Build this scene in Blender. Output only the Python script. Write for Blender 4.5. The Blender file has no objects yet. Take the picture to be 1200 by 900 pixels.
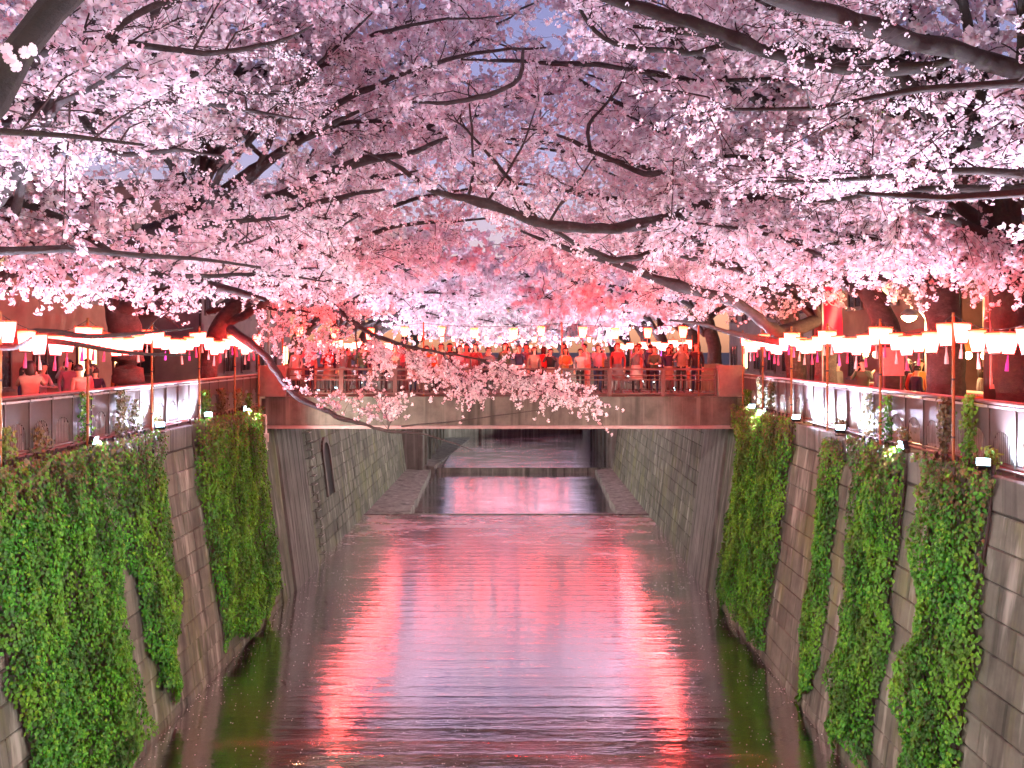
import bpy, bmesh, math, random
import numpy as np
from mathutils import Vector, Matrix

random.seed(7); RNG = np.random.default_rng(11)
scene = bpy.context.scene
COL = scene.collection

# ------------------------------------------------------------------ camera
EYE = 2.05; F = 960.0; VX, VY = 606.0, 410.0
def P(px, py, Y):                      # photo pixel (1200x900) + distance -> world point
    return ((px - VX) * Y / F, Y, EYE - (py - VY) * Y / F)
cam_d = bpy.data.cameras.new('camera'); cam = bpy.data.objects.new('camera', cam_d); COL.objects.link(cam)
cam.location = (0, 0, EYE); cam.rotation_euler = (math.radians(90), 0, 0)
cam_d.sensor_width = 36; cam_d.lens = F / 1200 * 36
cam_d.shift_x = -6 / 1200; cam_d.shift_y = -40 / 1200
cam_d.clip_start = 0.05; cam_d.clip_end = 3000
scene.camera = cam
# ------------------------------------------------------------------ world, moon-low sun, exposure
w = bpy.data.worlds.new('World'); scene.world = w; w.use_nodes = True
nt = w.node_tree; bg = nt.nodes['Background']
sky = nt.nodes.new('ShaderNodeTexSky'); sky.sky_type = 'NISHITA'; sky.sun_disc = False
sky.sun_elevation = math.radians(14); sky.sun_rotation = math.radians(180); sky.air_density = 1.6; sky.dust_density = 0.6; sky.ozone_density = 3.0
mixc = nt.nodes.new('ShaderNodeMix'); mixc.data_type = 'RGBA'; mixc.blend_type = 'MULTIPLY'
mixc.inputs[0].default_value = 1.0; mixc.inputs[7].default_value = (1.0, 0.60, 0.85, 1)
nt.links.new(sky.outputs[0], mixc.inputs[6]); nt.links.new(mixc.outputs[2], bg.inputs[0])
bg.inputs[1].default_value = 0.045
sd = bpy.data.lights.new('sun', 'SUN'); sun = bpy.data.objects.new('sun', sd); COL.objects.link(sun)
sd.energy = 0.04; sd.angle = math.radians(12); sd.color = (0.8, 0.75, 1.0)
sun.rotation_euler = (math.radians(76), 0, 0)
vs = scene.view_settings; vs.view_transform = 'Standard'; vs.look = 'None'; vs.exposure = 1.92; vs.gamma = 1.0
vs.use_curve_mapping = False
cy = scene.cycles
cy.use_denoising = True; cy.max_bounces = 5; cy.diffuse_bounces = 3; cy.glossy_bounces = 3; cy.transmission_bounces = 4
cy.sample_clamp_indirect = 6.0; cy.caustics_reflective = False; cy.caustics_refractive = False
cy.use_light_tree = True
FLOOD_W = 760.0; WALL_W = 1500.0; LAMP_GLOW = 19.0

# ------------------------------------------------------------------ helpers
def tag(o, label=None, cat=None, group=None, kind=None):
    if label: o['label'] = label
    if cat: o['category'] = cat
    if group: o['group'] = group
    if kind: o['kind'] = kind
    return o
def empty(name, loc=(0, 0, 0), parent=None):
    o = bpy.data.objects.new(name, None); COL.objects.link(o); o.location = loc
    o.empty_display_size = 0.2
    if parent: o.parent = parent
    return o
def link_mesh(name, me, mat=None, parent=None, loc=(0, 0, 0)):
    o = bpy.data.objects.new(name, me); COL.objects.link(o); o.location = loc
    if mat is not None and len(me.materials) == 0: me.materials.append(mat)
    if parent: o.parent = parent
    return o
def np_mesh(name, V, Fc, mat=None, parent=None, off=(0, 0, 0), smooth=False, loc=(0, 0, 0)):
    """V (n,3), Fc (m,k): all faces have k corners"""
    V = np.asarray(V, dtype=np.float32) - np.asarray(off, dtype=np.float32)
    Fc = np.asarray(Fc, dtype=np.int32); m, k = Fc.shape
    me = bpy.data.meshes.new(name)
    me.vertices.add(len(V)); me.vertices.foreach_set('co', V.ravel())
    me.loops.add(m * k); me.loops.foreach_set('vertex_index', Fc.ravel())
    me.polygons.add(m); me.polygons.foreach_set('loop_start', np.arange(0, m * k, k, dtype=np.int32))
    me.polygons.foreach_set('loop_total', np.full(m, k, dtype=np.int32))
    if smooth: me.polygons.foreach_set('use_smooth', np.ones(m, dtype=bool))
    me.update(calc_edges=True)
    return link_mesh(name, me, mat, parent, loc)
class MB:
    def __init__(s): s.v = []; s.f = []
    def add(s, V, Fc):
        n = len(s.v); s.v += [tuple(map(float, p)) for p in V]; s.f += [tuple(i + n for i in q) for q in Fc]; return s
    def box(s, a, b):
        x0, y0, z0 = a; x1, y1, z1 = b
        return s.add([(x0,y0,z0),(x1,y0,z0),(x1,y1,z0),(x0,y1,z0),(x0,y0,z1),(x1,y0,z1),(x1,y1,z1),(x0,y1,z1)],
                     [(0,3,2,1),(4,5,6,7),(0,1,5,4),(1,2,6,5),(2,3,7,6),(3,0,4,7)])
    def cbox(s, c, d): return s.box([c[i]-d[i]/2 for i in range(3)], [c[i]+d[i]/2 for i in range(3)])
    def tube(s, pts, rad, n=8):
        V, Fc = tube_np(pts, rad, n); s.add(V, Fc)
        k = len(pts); s.f.append(tuple(range(len(s.v)-k*n, len(s.v)-k*n+n))[::-1]); s.f.append(tuple(range(len(s.v)-n, len(s.v))))
        return s
    def lathe(s, prof, c=(0,0,0), n=16, cap=True):
        V = []; Fc = []
        for r, z in prof:
            for i in range(n): a = 2*math.pi*i/n; V.append((c[0]+r*math.cos(a), c[1]+r*math.sin(a), c[2]+z))
        for j in range(len(prof)-1):
            for i in range(n): i2 = (i+1) % n; Fc.append((j*n+i, j*n+i2, (j+1)*n+i2, (j+1)*n+i))
        if cap: Fc.append(tuple(range(n))[::-1]); Fc.append(tuple(range((len(prof)-1)*n, len(prof)*n)))
        return s.add(V, Fc)
    def mesh(s, name, smooth=False):
        me = bpy.data.meshes.new(name); me.from_pydata(s.v, [], s.f)
        if smooth:
            for p in me.polygons: p.use_smooth = len(p.vertices) == 4
        me.update(); return me
    def build(s, name, mat=None, parent=None, loc=(0,0,0), smooth=False):
        return link_mesh(name, s.mesh(name, smooth), mat, parent, loc)
def tube_np(pts, rad, n=6):
    p = np.asarray(pts, float); k = len(p); r = np.broadcast_to(np.asarray(rad, float), (k,))
    t = np.gradient(p, axis=0); t /= np.linalg.norm(t, axis=1, keepdims=True) + 1e-9
    ref = np.array([0.0, 0, 1]) if abs(t[:, 2]).mean() < 0.8 else np.array([1.0, 0, 0])
    u = np.cross(t, ref); u /= np.linalg.norm(u, axis=1, keepdims=True) + 1e-9
    v = np.cross(t, u)
    a = 2*np.pi*np.arange(n)/n
    V = p[:, None] + r[:, None, None]*(np.cos(a)[None, :, None]*u[:, None] + np.sin(a)[None, :, None]*v[:, None])
    i = np.arange(k-1)[:, None]*n; j = np.arange(n)[None]; j2 = (j+1) % n
    Fc = np.stack([i+j, i+j2, i+n+j2, i+n+j], -1).reshape(-1, 4)
    return V.reshape(-1, 3), Fc
def gnarl(pts, rad, n, rg, amt=0.10):
    p = np.asarray(pts, float); seg = np.linalg.norm(np.diff(p, axis=0), axis=1); cum = np.concatenate([[0], np.cumsum(seg)])
    k = int(np.clip(cum[-1]/(0.17 if n > 6 else 0.3), min(len(p), 12), 80)); t = np.linspace(0, cum[-1], k)
    q = np.stack([np.interp(t, cum, p[:, i]) for i in range(3)], 1); r = np.interp(t, cum, rad)
    w_ = rg.normal(0, 1, (k, 3))
    for _ in range(2): w_[1:-1] = (w_[:-2]+w_[1:-1]*2+w_[2:])/4
    q[1:] += w_[1:]*(0.10*r[1:, None])
    V, Fc = tube_np(q, r, n); V = V.reshape(k, n, 3)
    f = rg.normal(0, 1, (k, n)); f = (f+np.roll(f, 1, 1)+np.roll(f, -1, 1))/1.7; f[1:-1] = (f[:-2]+f[1:-1]+f[2:])/2
    burl = np.zeros(k)
    for _ in range(max(1, k//14)): c = rg.integers(0, k); burl += np.exp(-((np.arange(k)-c)/1.3)**2)*rg.uniform(.05, .22)
    V = q[:, None]+(V-q[:, None])*(1+amt*f+burl[:, None])[:, :, None]
    return V.reshape(-1, 3), Fc
def smooth_path(pts, per=5):
    p = np.asarray(pts, float); q = np.vstack([2*p[0]-p[1], p, 2*p[-1]-p[-2]]); out = []
    for i in range(1, len(q)-2):
        for t in np.arange(per)/per:
            a, b, c, d = q[i-1], q[i], q[i+1], q[i+2]
            out.append(0.5*((2*b)+(c-a)*t+(2*a-5*b+4*c-d)*t*t+(3*b-a-3*c+d)*t**3))
    out.append(p[-1]); return np.array(out)
def copy_tree(o, parent=None):
    c = o.copy(); COL.objects.link(c)
    if parent: c.parent = parent
    for ch in list(o.children): copy_tree(ch, c)
    return c

# ------------------------------------------------------------------ materials
def new_mat(name):
    m = bpy.data.materials.new(name); m.use_nodes = True
    return m, m.node_tree, m.node_tree.nodes['Principled BSDF']
def N(nt, t, **kw):
    n = nt.nodes.new(t)
    for k, v in kw.items(): setattr(n, k, v)
    return n
def ramp(nt, fac, stops):
    r = N(nt, 'ShaderNodeValToRGB'); e = r.color_ramp.elements
    while len(e) < len(stops): e.new(0.5)
    for i, (p, c) in enumerate(stops): e[i].position = p; e[i].color = (*c, 1)
    nt.links.new(fac, r.inputs[0]); return r.outputs[0]
def pos_noise(nt, scale=(1, 1, 1), detail=4, rough=0.6, freq=1.0):
    g = N(nt, 'ShaderNodeNewGeometry'); mp = N(nt, 'ShaderNodeMapping'); mp.inputs['Scale'].default_value = scale
    nz = N(nt, 'ShaderNodeTexNoise'); nz.inputs['Scale'].default_value = freq; nz.inputs['Detail'].default_value = detail
    nz.inputs['Roughness'].default_value = rough
    nt.links.new(g.outputs['Position'], mp.inputs[0]); nt.links.new(mp.outputs[0], nz.inputs['Vector'])
    return nz.outputs[0]
def mixcol(nt, fac, a, b, mode='MIX'):
    m = N(nt, 'ShaderNodeMix', data_type='RGBA', blend_type=mode)
    for idx, val in ((0, fac), (6, a), (7, b)):
        if isinstance(val, (int, float)): m.inputs[idx].default_value = val
        elif isinstance(val, tuple): m.inputs[idx].default_value = (*val, 1)
        else: nt.links.new(val, m.inputs[idx])
    return m.outputs[2]
def bump(nt, b, h, strength=0.4, dist=0.02):
    n = N(nt, 'ShaderNodeBump'); n.inputs['Strength'].default_value = strength; n.inputs['Distance'].default_value = dist
    nt.links.new(h, n.inputs['Height']); nt.links.new(n.outputs[0], b.inputs['Normal'])
def plain(name, col, rough=0.6, metal=0.0, var=0.25, freq=6.0):
    m, nt, b = new_mat(name); b.inputs['Roughness'].default_value = rough; b.inputs['Metallic'].default_value = metal
    c2 = tuple(x*(1-var) for x in col)
    nt.links.new(ramp(nt, pos_noise(nt, freq=freq), [(0.3, c2), (0.7, col)]), b.inputs['Base Color'])
    return m
def emit(name, col, strength):
    m, nt, b = new_mat(name); b.inputs['Base Color'].default_value = (*col, 1)
    b.inputs['Emission Color'].default_value = (*col, 1); b.inputs['Emission Strength'].default_value = strength
    return m
def concrete(name, a, b_, streak=(0.55, 0.55, 0.5), moss=0.0, objvar=True):
    m, nt, b = new_mat(name); b.inputs['Roughness'].default_value = 0.8
    base = ramp(nt, pos_noise(nt, (1, 1, 1), 6, 0.65, 1.3), [(0.3, a), (0.7, b_)])
    # vertical lime and soot runs with their own shape
    s1 = pos_noise(nt, (3.2, 3.2, 0.16), 4, 0.6, 1.0)
    f1 = ramp(nt, s1, [(0.54, (0, 0, 0)), (0.66, (1, 1, 1))])
    c = mixcol(nt, f1, base, streak)
    s2 = pos_noise(nt, (2.1, 2.4, 0.12), 3, 0.6, 1.0)
    f2 = ramp(nt, s2, [(0.5, (0, 0, 0)), (0.68, (1, 1, 1))])
    mm = N(nt, 'ShaderNodeMath', operation='MULTIPLY'); nt.links.new(f2, mm.inputs[0]); mm.inputs[1].default_value = 0.75
    c = mixcol(nt, mm.outputs[0], c, tuple(x*0.3 for x in a))
    if moss:
        f3 = ramp(nt, pos_noise(nt, (0.8, 0.8, 0.25), 5, 0.7, 1.0), [(0.5, (0, 0, 0)), (0.7, (1, 1, 1))])
        mm = N(nt, 'ShaderNodeMath', operation='MULTIPLY'); nt.links.new(f3, mm.inputs[0]); mm.inputs[1].default_value = moss
        c = mixcol(nt, mm.outputs[0], c, (0.16, 0.17, 0.05))
    if objvar:
        oi = N(nt, 'ShaderNodeObjectInfo'); mr = N(nt, 'ShaderNodeMapRange'); mr.inputs[3].default_value = 0.72; mr.inputs[4].default_value = 1.15
        nt.links.new(oi.outputs['Random'], mr.inputs[0])
        h = N(nt, 'ShaderNodeHueSaturation'); nt.links.new(c, h.inputs['Color']); nt.links.new(mr.outputs[0], h.inputs['Value']); c = h.outputs[0]
    nt.links.new(c, b.inputs['Base Color'])
    bump(nt, b, pos_noise(nt, (1, 1, 1), 8, 0.7, 18.0), 0.5, 0.012)
    return m
M = {}
M['block'] = concrete('wall_concrete', (0.075, 0.074, 0.06), (0.16, 0.155, 0.13), (0.29, 0.28, 0.25), moss=0.6)
M['coping'] = concrete('coping_concrete', (0.08, 0.072, 0.066), (0.17, 0.155, 0.14), (0.22, 0.20, 0.185))
M['girder'] = concrete('girder_concrete', (0.06, 0.05, 0.042), (0.17, 0.145, 0.125), (0.17, 0.15, 0.13))
M['smooth'] = concrete('abutment_concrete', (0.13, 0.115, 0.11), (0.21, 0.19, 0.18), (0.27, 0.25, 0.24))
M['mortar'] = plain('mortar', (0.06, 0.055, 0.05), 0.95)
M['paving'] = plain('paving', (0.16, 0.14, 0.13), 0.85)
M['earth'] = plain('earth', (0.09, 0.08, 0.07), 0.95)
M['rail'] = plain('rail_paint', (0.15, 0.07, 0.065), 0.4, 0.2)
M['panel'] = plain('panel_bronze', (0.075, 0.052, 0.048), 0.45, 0.2)
M['post'] = plain('post_bronze', (0.10, 0.075, 0.07), 0.4, 0.3)
M['chrome'] = plain('light_strip_metal', (0.6, 0.58, 0.6), 0.3, 0.6)
M['pillar'] = plain('pillar_render', (0.24, 0.17, 0.145), 0.7)
M['flange'] = plain('flange_paint', (0.42, 0.28, 0.28), 0.55)
M['bamboo'] = plain('bamboo', (0.30, 0.10, 0.02), 0.45)
M['cord'] = plain('cord', (0.05, 0.04, 0.04), 0.8)
M['black'] = plain('black_metal', (0.02, 0.02, 0.022), 0.45, 0.4)
M['white'] = plain('white_paint', (0.7, 0.7, 0.7), 0.5)
M['steel'] = plain('steel', (0.35, 0.34, 0.33), 0.4, 0.7)
M['lens'] = emit('flood_lens', (0.45, 0.85, 1.0), 9.0)
M['hair'] = plain('hair', (0.018, 0.012, 0.010), 0.5)
M['skin'] = plain('skin', (0.62, 0.40, 0.29), 0.55, 0, 0.1)
M['shoe'] = plain('shoe', (0.04, 0.035, 0.03), 0.5)
M['red_cloth'] = plain('red_banner', (0.70, 0.02, 0.08), 0.7)
M['pink_board'] = plain('pink_board', (0.75, 0.32, 0.30), 0.6)
M['ink'] = plain('ink', (0.03, 0.02, 0.03), 0.7)
for k, c in dict(purple=(0.45, 0.06, 0.60), pink=(0.75, 0.12, 0.35), pale=(0.8, 0.72, 0.75)).items(): M['rib_'+k] = plain('ribbon_'+k, c, 0.7)

def lantern_mat(name, lo, hi, gl=None):
    m, nt, b = new_mat(name)
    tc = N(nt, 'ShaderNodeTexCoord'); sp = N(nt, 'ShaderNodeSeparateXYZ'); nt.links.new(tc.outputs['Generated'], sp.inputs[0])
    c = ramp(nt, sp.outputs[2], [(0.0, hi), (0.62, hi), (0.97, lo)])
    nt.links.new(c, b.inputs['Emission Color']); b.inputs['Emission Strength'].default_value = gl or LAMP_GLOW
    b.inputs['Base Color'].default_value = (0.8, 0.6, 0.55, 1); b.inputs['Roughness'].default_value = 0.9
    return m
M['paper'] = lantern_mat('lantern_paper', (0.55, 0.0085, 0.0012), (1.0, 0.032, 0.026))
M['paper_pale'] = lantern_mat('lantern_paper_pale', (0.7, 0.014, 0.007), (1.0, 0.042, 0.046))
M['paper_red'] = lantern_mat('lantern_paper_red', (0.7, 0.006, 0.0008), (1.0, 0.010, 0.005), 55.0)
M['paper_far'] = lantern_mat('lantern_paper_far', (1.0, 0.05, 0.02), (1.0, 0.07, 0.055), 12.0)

def petal_mat():
    m = bpy.data.materials.new('cherry_petal'); m.use_nodes = True; nt = m.node_tree; nt.nodes.clear()
    g = N(nt, 'ShaderNodeNewGeometry')
    c = ramp(nt, g.outputs['Random Per Island'], [(0.0, (0.76, 0.45, 0.53)), (0.16, (0.88, 0.73, 0.79)), (0.45, (0.93, 0.87, 0.90)), (1.0, (0.96, 0.94, 0.96))])
    n1 = pos_noise(nt, (1, 1, 1), 3, 0.6, 0.9)
    c = mixcol(nt, ramp(nt, n1, [(0.42, (0, 0, 0)), (0.68, (0.4, 0.4, 0.4))]), c, (0.86, 0.56, 0.63))
    d = N(nt, 'ShaderNodeBsdfDiffuse'); t = N(nt, 'ShaderNodeBsdfTranslucent'); mx = N(nt, 'ShaderNodeMixShader'); mx.inputs[0].default_value = 0.42
    o = N(nt, 'ShaderNodeOutputMaterial')
    nt.links.new(c, d.inputs[0]); nt.links.new(c, t.inputs[0]); nt.links.new(d.outputs[0], mx.inputs[1]); nt.links.new(t.outputs[0], mx.inputs[2])
    nt.links.new(mx.outputs[0], o.inputs[0]); return m
M['petal'] = petal_mat()
def leaf_mat(name, stops, tr=0.14):
    m = bpy.data.materials.new(name); m.use_nodes = True; nt = m.node_tree; nt.nodes.clear()
    g = N(nt, 'ShaderNodeNewGeometry')
    c = ramp(nt, g.outputs['Random Per Island'], stops)
    n1 = pos_noise(nt, (1, 1, 1), 3, 0.6, 0.8)
    c = mixcol(nt, ramp(nt, n1, [(0.45, (0, 0, 0)), (0.65, (0.5, 0.5, 0.5))]), c, stops[-1][1])
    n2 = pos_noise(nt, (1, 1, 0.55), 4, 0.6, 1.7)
    c = mixcol(nt, ramp(nt, n2, [(0.46, (0, 0, 0)), (0.64, (0.8, 0.8, 0.8))]), c, tuple(v*0.45 for v in stops[0][1]))  # dark clumps in the leaf colour stand in for shade between leaves
    p = N(nt, 'ShaderNodeBsdfPrincipled'); p.inputs['Roughness'].default_value = 0.6
    t = N(nt, 'ShaderNodeBsdfTranslucent'); mx = N(nt, 'ShaderNodeMixShader'); mx.inputs[0].default_value = tr
    o = N(nt, 'ShaderNodeOutputMaterial')
    nt.links.new(c, p.inputs['Base Color']); nt.links.new(c, t.inputs[0]); nt.links.new(p.outputs[0], mx.inputs[1]); nt.links.new(t.outputs[0], mx.inputs[2])
    nt.links.new(mx.outputs[0], o.inputs[0]); return m
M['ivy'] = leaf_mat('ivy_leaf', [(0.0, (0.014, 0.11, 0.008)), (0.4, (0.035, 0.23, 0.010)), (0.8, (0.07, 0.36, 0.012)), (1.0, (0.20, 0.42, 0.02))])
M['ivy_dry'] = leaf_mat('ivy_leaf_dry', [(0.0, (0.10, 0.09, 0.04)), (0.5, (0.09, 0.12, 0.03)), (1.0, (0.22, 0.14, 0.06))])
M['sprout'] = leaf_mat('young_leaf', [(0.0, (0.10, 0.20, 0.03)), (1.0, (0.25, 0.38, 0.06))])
def bark_mat():
    m, nt, b = new_mat('cherry_bark'); b.inputs['Roughness'].default_value = 0.75
    n = pos_noise(nt, (1.6, 1.6, 2.4), 8, 0.75, 3.2)
    nt.links.new(ramp(nt, n, [(0.3, (0.022, 0.015, 0.015)), (0.55, (0.055, 0.038, 0.037)), (0.78, (0.125, 0.098, 0.096))]), b.inputs['Base Color'])
    bump(nt, b, pos_noise(nt, (1.3, 1.3, 2.2), 8, 0.75, 9.0), 1.0, 0.05); return m
M['bark'] = bark_mat()
def moss_bark():
    m, nt, b = new_mat('dark_mossy_bark'); b.inputs['Roughness'].default_value = 0.85
    c = ramp(nt, pos_noise(nt, (1.6, 1.6, 2.4), 8, 0.75, 7.0), [(0.3, (0.010, 0.006, 0.005)), (0.6, (0.030, 0.016, 0.012)), (0.8, (0.06, 0.036, 0.028))])
    f = ramp(nt, pos_noise(nt, (1, 1, 1), 6, 0.7, 9.0), [(0.54, (0, 0, 0)), (0.66, (0.8, 0.8, 0.8))])
    nt.links.new(mixcol(nt, f, c, (0.035, 0.034, 0.012)), b.inputs['Base Color'])
    bump(nt, b, pos_noise(nt, (1.3, 1.3, 2.2), 8, 0.75, 30.0), 1.0, 0.02); return m
M['moss_bark'] = moss_bark()
M['twig'] = plain('cherry_twig', (0.05, 0.026, 0.026), 0.8)
def water_mat(name, rough, amp):
    m, nt, b = new_mat(name)
    b.inputs['Base Color'].default_value = (0.012, 0.011, 0.016, 1); b.inputs['IOR'].default_value = 4.0
    g = N(nt, 'ShaderNodeNewGeometry')
    def nz(scale, detail, r=0.5):
        mp = N(nt, 'ShaderNodeMapping'); mp.inputs['Scale'].default_value = scale
        n = N(nt, 'ShaderNodeTexNoise'); n.inputs['Scale'].default_value = 1.0; n.inputs['Detail'].default_value = detail; n.inputs['Roughness'].default_value = r
        nt.links.new(g.outputs['Position'], mp.inputs[0]); nt.links.new(mp.outputs[0], n.inputs['Vector']); return n.outputs[0]
    wv = N(nt, 'ShaderNodeTexWave', bands_direction='Y'); wv.inputs['Scale'].default_value = 0.52; wv.inputs['Distortion'].default_value = 0.7
    wv.inputs['Detail'].default_value = 2; wv.inputs['Detail Scale'].default_value = 0.8
    nt.links.new(g.outputs['Position'], wv.inputs['Vector'])
    a1 = nz((0.45, 3.2, 1), 3); a2 = nz((2.2, 15.0, 1), 2); a3 = nz((1.1, 1.9, 1), 4, 0.6)
    def ma(op, x, y):
        q = N(nt, 'ShaderNodeMath', operation=op)
        for i, v in enumerate((x, y)):
            if isinstance(v, (int, float)): q.inputs[i].default_value = v
            else: nt.links.new(v, q.inputs[i])
        return q.outputs[0]
    line = ma('POWER', wv.outputs['Fac'], 5.0)              # thin standing ripples over the bed joints
    h = ma('ADD', ma('ADD', ma('MULTIPLY', line, 0.30), ma('MULTIPLY', a3, 0.9)), ma('ADD', ma('MULTIPLY', a1, 0.55), ma('MULTIPLY', a2, 0.42)))
    bump(nt, b, h, 1.0, amp)
    rr = ramp(nt, nz((0.35, 0.9, 1), 4, 0.65), [(0.35, (rough*0.5,)*3), (0.7, (rough*1.7,)*3)])
    sy = N(nt, 'ShaderNodeSeparateXYZ'); nt.links.new(g.outputs['Position'], sy.inputs[0])
    mr = N(nt, 'ShaderNodeMapRange'); mr.inputs[1].default_value = 30; mr.inputs[2].default_value = 43; mr.inputs[3].default_value = 1.0; mr.inputs[4].default_value = 2.2
    nt.links.new(sy.outputs[1], mr.inputs[0]); rr = ma('MULTIPLY', rr, mr.outputs[0])
    nt.links.new(rr, b.inputs['Roughness'])
    b.inputs['IOR'].default_value = 1.45
    # added gloss layer, boosts reflections at the shallow angles of view
    gl = N(nt, 'ShaderNodeBsdfGlossy'); gl.inputs['Color'].default_value = (0.95, 0.93, 0.96, 1); nt.links.new(rr, gl.inputs['Roughness'])
    nt.links.new(b.inputs['Normal'].links[0].from_socket, gl.inputs['Normal'])
    lw = N(nt, 'ShaderNodeLayerWeight'); lw.inputs['Blend'].default_value = 0.5
    fac = ramp(nt, lw.outputs['Facing'], [(0.2, (0.12,)*3), (0.5, (0.78,)*3), (0.9, (0.92,)*3)])
    mx = N(nt, 'ShaderNodeMixShader'); nt.links.new(fac, mx.inputs[0]); nt.links.new(b.outputs[0], mx.inputs[1]); nt.links.new(gl.outputs[0], mx.inputs[2])
    nt.links.new(mx.outputs[0], nt.nodes['Material Output'].inputs[0])
    return m
M['water'] = water_mat("canal_water", 0.12, 0.011)
M['water_still'] = water_mat('pool_water', 0.07, 0.006)

# ------------------------------------------------------------------ setting
XL, XR = -9.06, 7.90; ZW = -6.75; SL = 0.129
BR0, BR1 = 29.0, 32.4           # the road bridge spans these distances
WEIR, SILL = 43.8, 61.0
def wall_x(side, z): return (XL - z*SL) if side < 0 else (XR + z*SL)
def sheet(name, pts, mat, kind='structure'):
    me = bpy.data.meshes.new(name); me.from_pydata(pts, [], [tuple(range(len(pts)))]); me.update()
    o = link_mesh(name, me, mat); o['kind'] = kind; return o
sheet('ground', [(-900, -300, -7.6), (900, -300, -7.6), (900, 1500, -7.6), (-900, 1500, -7.6)], M['earth'])
for s, nm in ((-1, 'bank_left'), (1, 'bank_right')):
    x0 = XL-0.45 if s < 0 else XR+0.45; x1 = 500*s
    b = MB(); b.box((min(x0, x1), -60, -7.5), (max(x0, x1), 600, -0.02)); b.build(nm, M['paving'])['kind'] = 'structure'
b = MB(); b.box((XL-0.4, 100, -7.4), (XR+0.4, 600, -0.02)); b.build('bank_beyond', M['paving'])['kind'] = 'structure'
def canal_sheet(name, y0, y1, z, mat, inset=0.0, nx=2):
    a, c = wall_x(-1, z)+inset, wall_x(1, z)-inset
    return sheet(name, [(a-0.1*(inset == 0), y0, z), (c+0.1*(inset == 0), y0, z), (c+0.1*(inset == 0), y1, z), (a-0.1*(inset == 0), y1, z)], mat)
canal_sheet('canal_water', -30, WEIR, ZW, M['water'])
b = MB(); b.box((wall_x(-1, ZW)-0.1, -30, -7.5), (wall_x(1, ZW)+0.1, WEIR-0.15, ZW-0.12)); b.box((wall_x(-1, ZW)-0.1, WEIR-0.15, -7.5), (wall_x(1, ZW)+0.1, WEIR-0.004, ZW-0.012)); b.build('canal_bed', M['coping'])['kind'] = 'structure'
ZP = ZW-0.38
b = MB(); b.box((wall_x(-1, ZW)-0.1, WEIR-0.10, ZW-0.3), (wall_x(1, ZW)+0.1, WEIR+0.06, ZW+0.035)); b.build('weir_lip', M['smooth'])['kind'] = 'structure'
canal_sheet('pool_water', WEIR-0.2, SILL+0.3, ZP, M['water_still'])
for s, nm in ((-1, 'ledge_left'), (1, 'ledge_right')):
    y = np.linspace(WEIR, SILL+6 if s < 0 else SILL, 34); x = wall_x(s, ZW); mb = MB()
    wd = 2.35 - (y-WEIR)*0.035 if s < 0 else 1.55-(y-WEIR)*0.02
    wd = wd + RNG.uniform(-0.06, 0.06, len(y))
    for i in range(len(y)-1):
        w0, w1 = wd[i], wd[i+1]
        mb.add([(x+s*0.1, y[i], ZW-0.02), (x-s*w0, y[i], ZW-0.12), (x-s*w1, y[i+1], ZW-0.12), (x+s*0.1, y[i+1], ZW-0.02),
                (x-s*(w0+0.03), y[i], ZP-0.3), (x-s*(w1+0.03), y[i+1], ZP-0.3)], [(0,1,2,3), (1,4,5,2)])
    mb.build(nm, M['smooth'])['kind'] = 'structure'
b = MB(); b.box((-6.0, SILL, -7.5), (wall_x(1, ZW)+0.1, SILL+0.5, ZW+0.02)); b.box((-6.0, SILL+0.5, -7.5), (wall_x(1, ZW)+0.1, 99, ZW-0.05)); b.build('upper_sill', M['coping'])['kind'] = 'structure'
sheet('upper_water', [(-5.6, SILL+0.06, ZW+0.03), (wall_x(1, ZW)+0.1, SILL+0.06, ZW+0.03), (wall_x(1, ZW)+0.1, 99, ZW+0.03), (-5.6, 99, ZW+0.03)], M['water_still'])
b = MB(); b.add([(wall_x(-1, ZW)-0.2, SILL+0.1, ZW+0.25), (-6.2, SILL+0.1, ZW+0.1), (-4.6, 81.5, ZW+0.1), (-8.4, 80, ZW+0.25), (-6.0, SILL+0.1, -7.5), (-4.3, 81.5, -7.5), (wall_x(-1, ZW)-0.2, SILL+0.1, -7.5)], [(0,1,2,3), (1,4,5,2), (0,6,4,1)])
b.build('gravel_ledge', M['smooth'])['kind'] = 'structure'

# block walls ------------------------------------------------------------------
BL, BH = 1.12, 0.545
blk_meshes = []
for q in range(4):
    r = random.Random(q); c = 0.022; j = 0.012
    l, h, d = BL-j, BH-j, 0.16; e = r.uniform(-0.01, 0.012)
    V = [(-d, 0, 0), (-d, l, 0), (-d, l, h), (-d, 0, h), (-c, 0, 0), (-c, l, 0), (-c, l, h), (-c, 0, h),
         (e, c, c), (e+r.uniform(-.006, .006), l-c, c), (e, l-c, h-c), (e+r.uniform(-.006, .006), c, h-c)]
    Fc = [(0,1,5,4), (1,2,6,5), (2,3,7,6), (3,0,4,7), (4,5,9,8), (5,6,10,9), (6,7,11,10), (7,4,8,11), (8,9,10,11)]
    me = bpy.data.meshes.new('block'); me.from_pydata([(-x, y, z) for x, y, z in V], [], [f[::-1] for f in Fc]); me.materials.append(M['block']); me.update(); blk_meshes.append(me)
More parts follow.
